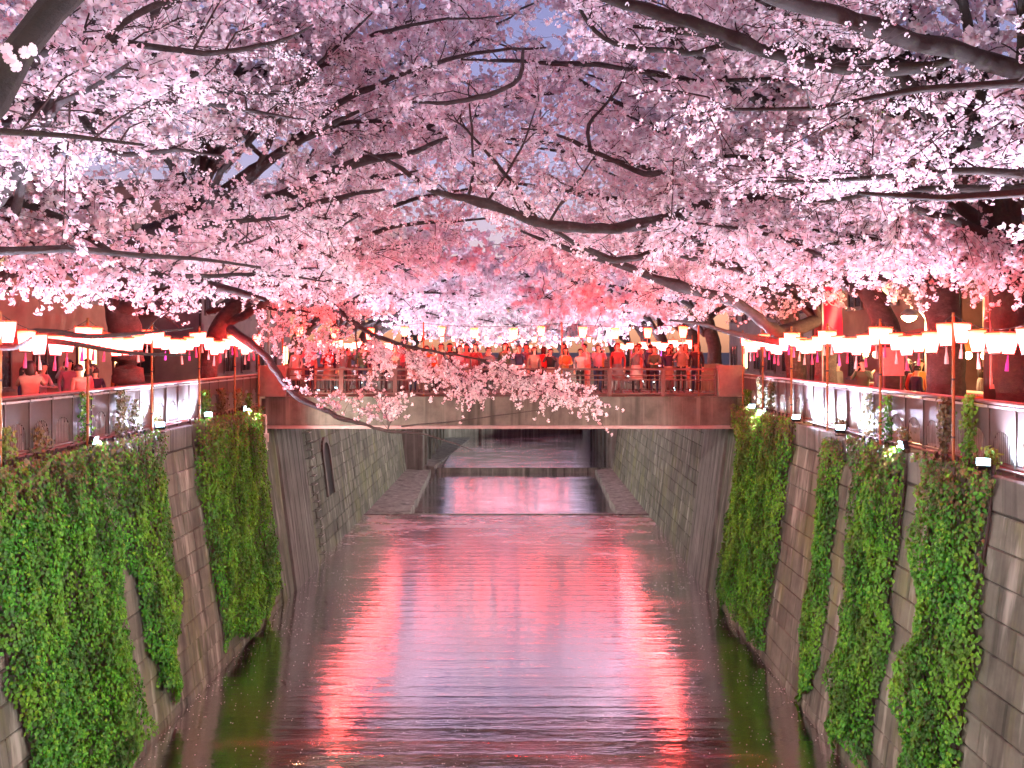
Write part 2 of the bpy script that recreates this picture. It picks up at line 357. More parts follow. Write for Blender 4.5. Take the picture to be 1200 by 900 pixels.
def block_wall(side, y0, y1, label, top=-0.62, blocks=True, skip=()):
    """battered block wall facing the water; blocks are pieces of it"""
    root = empty('retaining_wall', (wall_x(side, ZW), y0, ZW)); tag(root, label, 'wall', 'canal retaining walls')
    zt, zb = top, -7.45; mb = MB()
    xa, xb = wall_x(side, zt)+side*0.03, wall_x(side, zb)+side*0.03
    V = [(xa, y0, zt), (xa, y1, zt), (xb, y1, zb), (xb, y0, zb)]; V += [(side*(abs(v[0])+0.6), v[1], v[2]) for v in V]
    mb.add([(v[0]-root.location.x, v[1]-y0, v[2]-ZW) for v in V], [(0,1,2,3), (4,7,6,5), (0,3,7,4), (1,5,6,2), (0,4,5,1)])
    mb.build('wall_core', M['mortar'], root)
    rows = int((zt-ZW-0.0)/BH)+1; tilt = math.atan(SL); k = 0
    cosT = math.cos(tilt); L = (zt+7.1)/cosT
    for r in range(int(L/BH)+1):
        ztop = zt - r*BH*cosT; z0 = ztop - BH*cosT
        y = y0 - (BL/2 if r % 2 else 0)
        while y < y1-0.05:
            ya, yb = max(y, y0), min(y+BL, y1)
            if yb-ya > 0.12 and not any(a <= (ya+yb)/2 <= b and za <= z0+BH/2 <= zb_ for a, b, za, zb_ in skip):
                o = bpy.data.objects.new('block', blk_meshes[random.randrange(4)]); COL.objects.link(o); o.parent = root
                o.location = (wall_x(side, z0)-side*random.uniform(0.0, 0.016)-root.location.x, (ya if side > 0 else yb)-y0, z0-ZW)
                # local +x is the wall body, local z runs up the slope
                if side > 0: o.rotation_euler = (0, tilt, 0)
                else: o.rotation_euler = (0, tilt, math.pi)
                o.scale = (1, (yb-ya)/BL, 1); k += 1
            y += BL
    return root
def coping(side, y0, y1, label):
    root = empty('coping_course', (wall_x(side, 0), y0, 0)); tag(root, label, 'coping', 'coping courses along the canal')
    y = y0
    while y < y1-0.2:
        ye = min(y+2.0, y1); r = random.uniform(-0.008, 0.008); mb = MB()
        xo = -side*0.09+r
        P0 = [(xo, -0.035), (xo+side*0.03, 0.0), (side*0.5, 0.0), (side*0.5, -0.62), (xo+side*0.0, -0.56), (xo+side*0.05, -0.615)]
        P0 = [(xo+side*0.05, -0.615), (xo, -0.57), (xo, -0.035), (xo+side*0.03, 0.0), (side*0.48, 0.0), (side*0.48, -0.615)]
        n = len(P0); V = [(x, y-y0+0.006, z) for x, z in P0]+[(x, ye-y0-0.006, z) for x, z in P0]
        Fc = [(i, (i+1) % n, n+(i+1) % n, n+i) for i in range(n)]+[tuple(range(n))[::-1], tuple(range(n, 2*n))]
        mb.add(V, Fc).build('coping_stone', M['coping'], root); y = ye
    return root
block_wall(-1, 5.2, 28.6, 'weathered concrete block wall hung with the widest ivy curtain')
block_wall(1, 5.2, 28.6, 'weathered concrete block wall with four separate ivy strips on it')
dr = [(36.6, 37.9, -5.2, -1.8)]
block_wall(-1, 33.2, 60.5, 'stained block wall beyond the bridge with an arched drain mouth', top=-0.3)
block_wall(1, 33.2, 60.5, 'stained block wall beyond the bridge, opposite the arched drain mouth', top=-0.3)
coping(-1, 5.2, 28.6, 'thick concrete coping above the wall with the widest ivy curtain')
coping(1, 5.2, 28.6, 'thick concrete coping above the wall with four ivy strips')
# wall that closes the view where the canal bends
rw = empty('retaining_wall', (0, 84, ZW)); tag(rw, 'low brown concrete bank closing the far end where the canal bends', 'wall')
mb = MB(); a = np.array([-9.6, -5.0]); c = np.array([10.5, 6.5])
mb.add([(-9.6, -5, -0.5), (10.5, 6.5, -0.5), (10.5, 6.5, 1.5), (-9.6, -5, 1.5), (-9.6, 16, 2.4), (10.5, 16, 2.4)], [(0,1,2,3), (3,2,5,4)])
mb.build('wall_face', M['smooth'], rw)
for k in range(5):
    t = (k+0.5)/5; px, py = a+(c-a)*t; mb = MB(); mb.cbox((px+0.0, py-0.12, 0.4), (0.22, 0.3, 1.9)); mb.build('buttress', M['smooth'], rw)
for s in (-1, 1):
    y1 = 80 if s < 0 else 99
    r_ = empty('retaining_wall', (wall_x(s, ZW), 60.6, ZW)); tag(r_, 'narrow concrete side wall past the upper sill, %s' % ('above the gravel ledge' if s < 0 else 'opposite the gravel ledge'), 'wall')
    mb = MB(); x = 1.2 if s < 0 else 0.0
    mb.box((min(-s*x, s*1.5), 0, -0.6), (max(-s*x, s*1.5), y1-60.6, 6.5)); mb.build('wall_face', M['smooth'], r_)
    for k in range(6):
        mb = MB(); mb.cbox((-s*(x+0.06), 1.5+k*3, 3.0), (0.2, 0.5, 6.2)); mb.build('pilaster', M['coping'], r_)

# abutments, ladder, drain, conduit --------------------------------------------------
for s in (-1, 1):
    root = empty('bridge_abutment', (wall_x(s, ZW), 28.6, ZW)); tag(root, 'smooth grey concrete abutment under the bridge %s' % ('next to iron rungs' if s < 0 else 'without rungs'), 'abutment')
    for nm, ya, yb, pr, zt in (('pier', 28.6, 29.9, 0.06, -0.02), ('panel', 29.9, 33.2, 0.16, -0.76)):
        mb = MB(); za, zb = zt, -7.4
        V = []
        for z in (za, zb):
            x = wall_x(s, z)-s*pr
            V += [(x, ya, z), (x, yb, z), (x+s*(0.9 if z == za else 1.6), yb, z), (x+s*(0.9 if z == za else 1.6), ya, z)]
        mb.add([(v[0]-root.location.x, v[1]-28.6, v[2]-ZW) for v in V], [(0,1,2,3), (4,7,6,5), (0,4,5,1), (1,5,6,2), (2,6,7,3), (3,7,4,0)])
        mb.build(nm, M['smooth'] if nm == 'panel' else M['block'], root)
    for k in range(5):
        yj = 30.4+k*0.62; mb = MB()
        V = [(wall_x(s, z)-s*(0.165), y, z) for z in (-0.8, ZW) for y in (yj, yj+0.02)]
        V += [(v[0]+s*0.03, v[1], v[2]) for v in V]
        mb.add([(v[0]-root.location.x, v[1]-28.6, v[2]-ZW) for v in V], [(0,1,3,2), (0,4,5,1), (2,3,7,6), (0,2,6,4), (1,5,7,3)]).build('joint_strip', M['mortar'], root)
ld = empty('rung_ladder', (wall_x(-1, ZW), 34.3, ZW)); tag(ld, 'column of iron rungs climbing the wall beside the abutment', 'ladder')
for k in range(17):
    z = ZW+0.3+k*0.36; x = wall_x(-1, z); mb = MB()
    mb.tube([(x-0.05-ld.location.x, -0.2, z-ZW), (x+0.2-ld.location.x, -0.2, z-ZW), (x+0.2-ld.location.x, 0.2, z-ZW), (x-0.05-ld.location.x, 0.2, z-ZW)], 0.022, 5)
    mb.build('rung', M['steel'], ld)
dm = empty('drain_mouth', (wall_x(-1, -4.5), 37.2, -4.5)); tag(dm, 'arched drain opening in the wall with a pale concrete rim', 'drain')
def arch_poly(w, h, n=10):
    pts = [(-w/2, 0)]; r = w/2
    for i in range(n+1): a = math.pi-math.pi*i/n; pts.append((r*math.cos(a), h-r+r*math.sin(a)))
    pts.append((w/2, 0)); return pts
o_, i_ = arch_poly(1.5, 2.6), arch_poly(1.1, 2.35)
mb = MB(); n = len(o_)
fx = lambda z: -z*SL
V = [(fx(z)+0.10, y, z) for y, z in o_]+[(fx(z)+0.10, y, z) for y, z in i_]+[(fx(z)-0.2, y, z) for y, z in i_]+[(fx(z)-0.05, y, z) for y, z in o_]
Fc = []
for i in range(n-1): Fc += [(i, i+1, n+i+1, n+i), (n+i, n+i+1, 2*n+i+1, 2*n+i), (i+1, i, 3*n+i, 3*n+i+1)]
mb.add(V, Fc).build('rim', M['smooth'], dm)
mb = MB(); mb.add([(fx(z)+0.04, y, z) for y, z in i_], [tuple(range(n))]).build('opening_shade_sheet', M['black'], dm)  # flat black sheet standing in for the shade inside the drain
cd = empty('conduit_pipe', P(311, 500, 28.5)); tag(cd, 'white conduit pipe with junction box bent over the bridge corner', 'pipe')
mb = MB(); mb.tube(smooth_path([(-0.55, 0, 0.36), (-0.1, 0, 0.38), (0.02, 0, 0.3), (0.03, 0, -0.6), (0.06, 0, -0.85)], 4), 0.035, 7); mb.build('pipe', M['white'], cd, smooth=True)
mb = MB(); mb.cbox((0.03, -0.03, -0.38), (0.16, 0.12, 0.3)); mb.build('junction_box', M['white'], cd)

# ------------------------------------------------------------------ bridge
def bridge(y0, y1, label, pillars=True):
    x0, x1 = XL+0.15, XR-0.1; W = x1-x0
    root = empty('road_bridge', (x0, y0, 0)); tag(root, label, 'bridge')
    mb = MB(); mb.box((-0.3, 0.5, -0.45), (W+0.3, y1-y0-0.5, 0.30)); mb.build('deck', M['paving'], root)
    MB().box((0, 0.52, 0.301), (W, y1-y0-0.52, 0.47)).build('footway', M['paving'], root)
    for k, yy in enumerate((0.0, y1-y0-0.5)):
        mb = MB(); mb.box((0, yy, -0.62), (W, yy+0.48, 0.345)); mb.build('girder', M['girder'], root)
        mb = MB(); mb.box((0.02, yy-0.05, -0.74), (W-0.02, yy+0.5, -0.63)); mb.build('flange', M['flange'], root)
        mb = MB(); mb.box((0, yy-0.035, 0.349), (W, yy+0.5, 0.40)); mb.build('kerb', M['girder'], root)
        yr = yy+0.16 if k == 0 else yy+0.3
        xa, xb = 0.75, W-0.7; nb = 8; dx = (xb-xa)/nb
        for z, h in ((1.36, 0.07), (1.14, 0.045), (0.98, 0.045), (0.50, 0.045)):
            mb = MB(); mb.box((xa, yr-0.035, z-h/2), (xb, yr+0.035, z+h/2)); mb.build('rail', M['rail'], root)
        for i in range(nb+1):
            x = xa+i*dx; mb = MB(); mb.box((x-0.075, yr-0.05, 0.395), (x+0.075, yr+0.05, 1.325)); mb.build('post', M['rail'], root)
        for i in range(nb):
            mb = MB(); m = 15
            for j in range(1, m): x = xa+i*dx+dx*j/m; mb.box((x-0.009, yr-0.009, 0.522), (x+0.009, yr+0.009, 0.957))
            mb.build('baluster_row', M['post'], root)
        if pillars:
            for xa_, xb_ in ((-0.2, 0.72), (W-0.68, W+0.22)):
                mb = MB(); mb.box((xa_, yr-0.3, 0.40), (xb_, yr+0.3, 1.46)); mb.box((xa_+0.03, yr-0.27, 1.46), (xb_-0.03, yr+0.27, 1.50)); mb.build('end_pillar', M['pillar'], root)
    return root
bridge(BR0, BR1, 'low concrete girder bridge with brown railings crossing the canal')
bridge(63.5, 68, 'second far bridge across the canal behind the crowded bridge')

# ------------------------------------------------------------------ bank railings
BAY = 0.75
def panel_mesh():
    """sheet with an arched opening; local y along the rail, z up"""
    mb = MB(); w, z0, z1 = BAY-0.05, 0.18, 1.06; ap = arch_poly(0.5, 0.52, 10); n = len(ap); t = 0.012
    top = [(-w/2, z0)]+[(-w/2+w*i/(n-3), z1) for i in range(n-2)]+[(w/2, z0)]
    ap = [(y, z+z0) for y, z in ap]
    V = []
    for x in (-t, t): V += [(x, y, z) for y, z in top]+[(x, y, z) for y, z in ap]
    Fc = []
    for i in range(n-1):
        Fc += [(i, i+1, n+i+1, n+i), (2*n+i+1, 2*n+i, 3*n+i, 3*n+i+1), (n+i, n+i+1, 3*n+i+1, 3*n+i), (i+1, i, 2*n+i, 2*n+i+1)]
    mb.add(V, Fc); return mb.mesh('panel')
pm = panel_mesh(); pm.materials.append(M['panel'])
mb = MB()
for k in range(9):
    y = -0.22+k*0.055; zt = 0.18+0.27+math.sqrt(max(0, 0.25**2-y*y)); mb.box((-0.006, y-0.007, 0.19), (0.006, y+0.007, zt))
gm = mb.mesh('grille'); gm.materials.append(M['steel'])
mb = MB(); mb.box((-0.03, -0.025, 0), (0.03, 0.025, 1.13)); ptm = mb.mesh('post'); ptm.materials.append(M['post'])
def bank_rail(side, y0, y1, label):
    x = wall_x(side, 0)+side*0.12
    root = empty('canal_railing', (x, y0, 0)); tag(root, label, 'railing')
    L = y1-y0
    mb = MB(); mb.tube([(0, 0, 1.17), (0, L, 1.17)], 0.045, 10); mb.build('handrail', M['rail'], root, smooth=True)
    mb = MB(); mb.box((-0.025, 0, 0.13), (0.025, L, 0.17)); mb.build('bottom_rail', M['rail'], root)
    mb = MB(); mb.box((-0.03, 0, 1.07), (0.03, L, 1.11)); mb.build('light_channel', M['chrome'], root)
    mb = MB(); mb.tube([(-side*0.10, 0, 0.10), (-side*0.10, L, 0.10)], 0.025, 6); mb.build('cable_pipe', M['rail'], root)
    n = int(round(L/BAY))
    for i in range(n+1):
        o = link_mesh('post', ptm, None, root, (0, i*BAY, 0))
        if i < n:
            pn = link_mesh('panel', pm, None, root, (0, (i+0.5)*BAY, 0)); link_mesh('grille', gm, None, pn)
    return root
bank_rail(-1, 5.65, 28.9, 'bronze panel railing with arched grilles beside the beige building')
bank_rail(1, 5.65, 28.9, 'bronze panel railing with arched grilles beside the food stalls')
bank_rail(-1, 36.0, 51.0, 'bronze panel railing behind the bridge on the side of the ladder')
bank_rail(1, 36.0, 51.0, 'bronze panel railing behind the bridge on the side without ladder')

# ------------------------------------------------------------------ floodlights
mb = MB(); mb.box((-0.115, -0.05, -0.085), (0.115, 0.05, 0.085)); fh = mb.mesh('housing'); fh.materials.append(M['black'])
mb = MB(); mb.box((-0.10, -0.058, -0.07), (0.10, -0.0505, 0.07)); fl = mb.mesh('lens'); fl.materials.append(M['lens'])
mb = MB(); mb.tube([(-0.13, 0, 0.0), (-0.13, 0, -0.16), (0.13, 0, -0.16), (0.13, 0, 0.0)], 0.012, 5); fb = mb.mesh('bracket'); fb.materials.append(M['black'])
spot_d = bpy.data.lights.new('flood_beam', 'SPOT'); spot_d.energy = FLOOD_W; spot_d.color = (0.71, 0.77, 1.0)
spot_d.spot_size = math.radians(150); spot_d.spot_blend = 0.8; spot_d.shadow_soft_size = 0.08
far_d = spot_d.copy(); far_d.energy = FLOOD_W*0.95; far_d.color = (0.82, 0.76, 1.0)
near_d = spot_d.copy(); near_d.energy = FLOOD_W*1.9  # boosted beam of the unseen near floods, brightens the canopy overhead
wash_d = bpy.data.lights.new('wash_beam', 'SPOT'); wash_d.energy = WALL_W; wash_d.color = (0.97, 1.0, 0.86)
wash_d.spot_size = math.radians(120); wash_d.spot_blend = 1.0; wash_d.shadow_soft_size = 0.08
ORD = ['first', 'second', 'third', 'fourth', 'fifth', 'sixth', 'seventh', 'eighth', 'ninth', 'tenth', 'eleventh', 'twelfth', 'thirteenth', 'fourteenth']
SIDE = {-1: 'beige building side', 1: 'food stall side'}
def flood(side, y, label, wash=False):
    x = wall_x(side, 0)-side*0.16
    root = empty('floodlight', (x, y, 0.16))
    tag(root, label, 'floodlight', 'floodlights along the canal coping')
    d = Vector((-side*0.36, -0.62, 0.70)).normalized() if y < 33 else Vector((-side*0.45, -0.05, 0.88)).normalized()       # into the canopy over the water
    if wash and 69 < y < 84: d = Vector((-side*0.5, 0.6, -0.5)).normalized()  # unseen far floods turned down to brighten the end bank
    elif wash: d = Vector((-side*0.93, 0.12, -0.22)).normalized()     # across the water onto the opposite ivy
    q = d.to_track_quat('-Y', 'Z')
    hd = link_mesh('housing', fh, None, root); hd.rotation_mode = 'QUATERNION'; hd.rotation_quaternion = q
    link_mesh('lens', fl, None, hd)
    br = link_mesh('bracket', fb, None, root, (0, 0, 0.0)); br.rotation_euler = (0, 0, 0)
    if True:
        lo = bpy.data.objects.new('flood_beam', wash_d if wash else far_d if y > 33 else near_d if y < 12 else spot_d); COL.objects.link(lo); lo.parent = root
        lo.location = d*0.09; lo.rotation_mode = 'QUATERNION'; lo.rotation_quaternion = d.to_track_quat('-Z', 'Y')
for s in (-1, 1):
    ys = [-5.0, -1.5, 2.0, 5.0, 8.0, 10.8] + ([13.6, 16.4, 19.6, 22.7, 25.4, 27.0] if s > 0 else [13.9, 17.2, 20.4, 23.6, 26.6]) + [36.8, 40, 43.2, 46.5, 50, 53.5, 57, 60.5, 70, 74, 78, 83, 88]  # rows run on unseen beside and behind the camera, added to light the ivy
    for i, y in enumerate(ys):
        near = sorted([q for q in ys if q < 29], reverse=True); far = [q for q in ys if q > 29]
        flood(s, y, ('small bluish white floodlight on the coping, %s from the bridge, %s' % (ORD[near.index(y)], SIDE[s])) if y < 29 else ('bluish white floodlight beyond the bridge, %s past it, %s' % (ORD[far.index(y)], SIDE[s])), wash=(i % 3 == 1 or 69 < y < 84))

for k, x in enumerate((-6.0, -1.5, 3.0, 6.8)):  # floods added out of view for a brighter reflection in the pool
    flood(-1, 100.4, 'floodlight on the embankment past the second bridge, %s from the beige building side' % ORD[k])
    o = bpy.data.objects['floodlight'] if False else [q for q in COL.objects if q.name.startswith('floodlight')][-1]
    o.location.x = x; o.rotation_euler = (0, 0, math.radians(70))
# ------------------------------------------------------------------ lanterns
prof = [(0.088, 0.0), (0.112, 0.12), (0.132, 0.24), (0.145, 0.35)]
lm = {}
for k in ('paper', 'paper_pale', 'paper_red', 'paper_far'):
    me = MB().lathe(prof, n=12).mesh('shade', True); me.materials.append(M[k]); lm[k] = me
mb = MB(); mb.lathe([(0.092, -0.018), (0.095, 0.0)], n=12); rim0 = mb.mesh('bottom_ring'); rim0.materials.append(M['black'])
mb = MB(); mb.lathe([(0.150, 0.351), (0.152, 0.372)], n=12); mb.tube([(0, 0, 0.37), (0, 0, 0.42)], 0.008, 5); rim1 = mb.mesh('top_ring'); rim1.materials.append(M['bamboo'])
tas = {}
for k in ('purple', 'pink', 'pale'):
    mb = MB(); mb.lathe([(0.012, -0.02), (0.014, -0.1), (0.028, -0.19), (0.034, -0.30)], n=6); me = mb.mesh('tassel'); me.materials.append(M['rib_'+k]); tas[k] = me
def lantern(loc, k, tk, label, group, tilt=0.0):
    root = empty('paper_lantern', (loc[0], loc[1], loc[2]-0.42)); tag(root, label, 'lantern', group)
    root.rotation_euler = (random.uniform(-0.07, 0.07), random.uniform(-0.07, 0.07), random.uniform(0, 6.28))
    f_ = random.uniform(0.88, 1.14); root.scale = (f_, f_, f_); root.location.z += 0.42*(1-f_)
    link_mesh('shade', lm[k], None, root); link_mesh('bottom_ring', rim0, None, root); link_mesh('top_ring', rim1, None, root)
    if tk: link_mesh('tassel', tas[tk], None, root)
LAB = {None: 'glowing paper lantern without tassel strung between bamboo poles over the railing', 'purple': 'glowing paper lantern with purple tassel strung between bamboo poles over the railing',
       'pink': 'glowing paper lantern with pink tassel strung between bamboo poles over the railing', 'pale': 'glowing paper lantern with pale tassel strung between bamboo poles over the railing'}
POLE = {-1: [-3.8, -0.8, 2.2, 5.2, 8.2, 11.2, 14.2, 17.1, 20.1, 23.1, 26.0, 28.4], 1: [-3.2, -0.2, 2.8, 5.8, 8.8, 11.75, 14.65, 17.6, 20.6, 23.3, 26.0, 28.3]}
def pole(x, y, z0, z1, label, group):
    root = empty('bamboo_pole', (x, y, z0)); tag(root, label, 'pole', group); mb = MB(); h = z1-z0; n = 7
    pts = []; rr = []
    for i in range(n):
        for dz, r in ((0.0, 0.033), (0.02, 0.028), (h/n-0.02, 0.027)): pts.append((0, 0, i*h/n+dz)); rr.append(r)
    pts.append((0, 0, h)); rr.append(0.027)
    mb.tube(pts, rr, 8); mb.build('cane', M['bamboo'], root, smooth=True)
    for zz in (0.45, h*0.55):
        mb = MB(); mb.lathe([(0.037, zz), (0.037, zz+0.035)], n=8); mb.build('tie', M['cord'], root)
def swag(p, q, n, sag, label, group, lab_l, grp_l, tassels=True, paper=None):
    p, q = np.array(p, float), np.array(q, float)
    pts = [p+(q-p)*t-np.array([0, 0, 4*sag*t*(1-t)]) for t in np.linspace(0, 1, 15)]
    o = MB().tube(np.array(pts)-p, 0.008, 4).build('lantern_cord', M['cord'], None, tuple(p)); tag(o, label, 'cord', group)
    for i in range(n):
        t = (i+0.5+random.uniform(-.13, .13))/n; c = p+(q-p)*t-np.array([0, 0, 4*sag*t*(1-t)])
        tk = random.choice(['purple', 'pink', 'pale', 'pink', 'pale', None]) if tassels else random.choice([None, 'pale', 'pink'])
        lantern(c, paper or random.choice(['paper', 'paper', 'paper_pale']), tk, lab_l[tk], grp_l)
for s in (-1, 1):
    x = wall_x(s, 0)-s*0.10; ys = POLE[s]
    for i, y in enumerate(ys): pole(x, y, 0.02, 2.72, 'orange bamboo lantern pole on the railing, %s from the bridge, %s' % (ORD[len(ys)-1-i], SIDE[s]), 'bamboo lantern poles on the railings')
    for i, (a, b_) in enumerate(zip(ys[:-1], ys[1:])):
        w_ = ORD[len(ys)-2-i]
        LAB = {k: 'glowing paper lantern with %s, %s cord from the bridge, %s' % (k+' tassel' if k else 'no tassel', w_, SIDE[s]) for k in (None, 'purple', 'pink', 'pale')}
        swag((x, a, 2.68), (x, b_, 2.68), 6, 0.30, 'thin sagging lantern cord over the railing, %s from the bridge, %s' % (w_, SIDE[s]), 'lantern cords over the railings', LAB, 'paper lanterns over the canal railings')
LAB = {k: 'glowing paper lantern' for k in (None, 'purple', 'pink', 'pale')}
LAB2 = {None: 'glowing paper lantern without tassel above the crowded bridge', 'pale': 'glowing paper lantern with pale tassel above the crowded bridge', 'pink': 'glowing paper lantern with pink tassel above the crowded bridge'}
bx = [-8.4, -3.35, 1.6, 6.5]
for yb in (BR0+0.34,):
    for x in bx: pole(x, yb, 0.41, 3.05, 'orange bamboo pole tied to the bridge railing', 'bamboo lantern poles on the bridge')
    for a, b_ in zip(bx[:-1], bx[1:]): swag((a, yb, 3.0), (b_, yb, 3.0), 4, 0.12, 'thin dark cord of lanterns over the bridge', 'lantern cords over the bridge', LAB2, 'paper lanterns above the bridge', False, 'paper_red')
LAB3 = {k: 'small glowing lantern with %s on the bank beyond the crowded bridge' % (k+' tassel' if k else 'no tassel') for k in (None, 'purple', 'pink', 'pale')}
for s in (-1, 1):
    x = wall_x(s, 0)-s*0.10; ys = [36.5, 41, 46, 51, 56.5, 62]
    for i, y in enumerate(ys): pole(x, y, 0.02, 2.72, 'bamboo lantern pole, %s past the crowded bridge, %s' % (ORD[i], SIDE[s]), 'lantern poles beyond the bridge')
    for a, b_ in zip(ys[:-1], ys[1:]): swag((x, a, 2.66), (x, b_, 2.66), 4, 0.2, 'lantern cord on the bank beyond the bridge', 'lantern cords beyond the bridge', LAB3, 'paper lanterns beyond the bridge', True, 'paper_far')
LAB4 = {k: 'red glowing lantern over the second far bridge behind the crowd' for k in (None, 'pale', 'pink')}
for a, b_ in ((-8, -2.7), (-2.7, 2.6), (2.6, 7.6)): swag((a, 63.4, 3.2), (b_, 63.4, 3.2), 6, 0.1, 'lantern cord over the second far bridge', 'lantern cords over the second bridge', LAB4, 'lanterns over the second far bridge', False, 'paper_far')

# ------------------------------------------------------------------ ivy
LEAF = np.array([(0, 0, 0), (-0.42, 0.30, 0.05), (-0.22, 0.62, 0.0), (0, 1.0, -0.10), (0.22, 0.62, 0.0), (0.42, 0.30, 0.05)])
LEAF_F = np.array([(0, 5, 4), (0, 4, 3), (0, 3, 2), (0, 2, 1)])
KITE = np.array([(0, 0, 0), (-0.42, 0.42, 0.06), (0, 1.0, -0.08), (0.42, 0.42, 0.06)]); KITE_F = np.array([(0, 3, 2, 1)])
def basis(n, up):
    n = n/(np.linalg.norm(n, axis=1, keepdims=True)+1e-9); u = np.cross(up, n); u /= np.linalg.norm(u, axis=1, keepdims=True)+1e-9
    return u, np.cross(n, u), n
def scatter(T, TF, c, u, v, n, s):
    V = c[:, None]+s[:, None, None]*(T[None, :, 0:1]*u[:, None]+T[None, :, 1:2]*v[:, None]+T[None, :, 2:3]*n[:, None])
    k = len(T); Fc = (np.arange(len(c))[:, None, None]*k+TF[None]).reshape(-1, TF.shape[1])
    return V.reshape(-1, 3), Fc
def value_noise(seed, n=64):
    r = np.random.default_rng(seed).random((n, n))
    def f(x, y):
        x = np.mod(x, n-1); y = np.mod(y, n-1); i = x.astype(int); j = y.astype(int); a = x-i; b = y-j
        a = a*a*(3-2*a); b = b*b*(3-2*b); i2 = (i+1) % n; j2 = (j+1) % n
        return (r[i, j]*(1-a)+r[i2, j]*a)*(1-b)+(r[i, j2]*(1-a)+r[i2, j2]*a)*b
    return f
def ivy(side, y0t, y1t, y0b, y1b, zt, zb, thick, label, dens=1000, climbs=()):
    seed = int(abs(y0t*100)+side*7); nz = value_noise(seed); nz2 = value_noise(seed+3); rg = np.random.default_rng(seed)
    area = ((y1t-y0t)+(y1b-y0b))/2*(zt-zb); n = int(area*dens)
    h = rg.random(n); z = zt-(zt-zb)*h; t = rg.random(n)
    ya = y0t+(y0b-y0t)*h; yb = y1t+(y1b-y1t)*h
    e0 = (nz(z*1.7+5, z*0+1)-0.5)*0.42; e1 = (nz(z*1.6+15, z*0+9)-0.5)*0.42
    y = ya+e0+(yb+e1-ya-e0)*t
    edge = np.clip(np.minimum(t, 1-t)*np.maximum(yb-ya, 0.3)/0.35, 0, 1)
    lump = nz(y*2.2+3, z*0.75)*0.65+nz2(y*6, z*4)*0.35
    d = thick*np.sqrt(edge*(2-edge)+0.02)*(0.15+1.25*lump)*np.clip((z-zb)/0.8+0.25, 0, 1)
    d = d*np.where(rg.random(n) < 0.75, rg.uniform(0.8, 1.05, n), rg.uniform(0.1, 0.8, n))+0.02
    # ragged foot: drop leaves below a wandering hem
    hem = zb+0.75*nz2(y*2.4+40, y*0+3)
    keep = z > hem; y, z, d, t, edge = y[keep], z[keep], d[keep], t[keep], edge[keep]; n = len(y)
    x = np.where(z > 0, wall_x(side, 0), wall_x(side, z))-side*(d+0.06*(z > -0.6))
    c = np.stack([x, y, z], 1)
    nrm = np.stack([np.full(n, -side*1.0), (t-0.5)*1.6*(1-edge), np.full(n, 0.35)], 1)+rg.normal(0, 0.42, (n, 3))
    up = np.stack([rg.normal(0, 0.3, n), rg.normal(0, 0.45, n), np.full(n, -1.0)], 1)
    u, v, nn = basis(nrm, np.cross(up, nrm)); u, v, nn = basis(nrm, up)
    u, v = np.cross(nn, -up/np.linalg.norm(up, axis=1, keepdims=True)), None
    u /= np.linalg.norm(u, axis=1, keepdims=True)+1e-9; v = np.cross(nn, u)
    s = rg.uniform(0.05, 0.095, n)
    root = empty('ivy_curtain', (wall_x(side, 0), (y0t+y1t)/2, 0)); tag(root, label, 'ivy', 'ivy curtains on the canal walls')
    off = np.array(root.location)
    dry = rg.random(n) < np.clip((z+1.3)/2.2, 0.0, 0.55)
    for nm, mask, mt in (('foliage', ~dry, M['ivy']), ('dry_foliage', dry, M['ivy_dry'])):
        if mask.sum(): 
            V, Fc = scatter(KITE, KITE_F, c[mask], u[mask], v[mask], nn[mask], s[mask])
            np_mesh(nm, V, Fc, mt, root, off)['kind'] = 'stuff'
    ns = max(3, int((y1t-y0t)*3))
    for k in range(ns):
        f = (k+0.5)/ns; zz = np.linspace(zt, zb+0.5, 14); hh = (zt-zz)/(zt-zb)
        yy = (y0t+(y0b-y0t)*hh)*(1-f)+(y1t+(y1b-y1t)*hh)*f+np.cumsum(rg.normal(0, 0.05, 14))*0.4
        xx = np.array([wall_x(side, min(q, 0)) for q in zz])-side*0.05
        V, Fc = tube_np(np.stack([xx, yy, zz], 1), np.linspace(0.03, 0.012, 14), 5); np_mesh('stem', V, Fc, M['bark'], root, off, True)
    for yc, hgt, wd, mt in climbs:      # shoots climbing over the railing
        m = int(260*hgt*max(wd, 0.2)/0.2); zz = rg.uniform(-0.25, hgt, m); yy = yc+rg.normal(0, wd*0.35, m)*(1.1-0.35*zz/hgt)
        xx = wall_x(side, 0)+side*0.10-side*np.abs(rg.normal(0.06, 0.07, m)); cc = np.stack([xx, yy, zz], 1)
        nr = np.stack([np.full(m, -side*1.0), np.zeros(m), np.full(m, 0.4)], 1)+rg.normal(0, 0.6, (m, 3))
        u, v, nn = basis(nr, np.stack([rg.normal(0, .3, m), rg.normal(0, .3, m), np.ones(m)], 1))
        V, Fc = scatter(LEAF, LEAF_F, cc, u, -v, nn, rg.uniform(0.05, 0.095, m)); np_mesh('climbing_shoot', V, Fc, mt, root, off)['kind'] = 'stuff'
I, D, S = M['ivy'], M['ivy_dry'], M['sprout']
ivy(-1, 13.2, 17.6, 14.25, 17.95, 0.12, -6.75, 0.42, 'widest ivy curtain, bright and dark green, covering the canal wall', climbs=((13.8, 1.25, 0.3, I), (14.5, 0.7, 0.4, S), (15.6, 0.6, 0.4, D), (17.2, 1.2, 0.26, I)))
ivy(-1, 17.75, 20.4, 19.05, 19.95, 0.12, -6.4, 0.36, 'ivy strip tapering downward beside the widest ivy curtain', climbs=((18.8, 1.15, 0.3, D), (19.5, 0.9, 0.3, D), (20.6, 0.4, 0.3, S)))
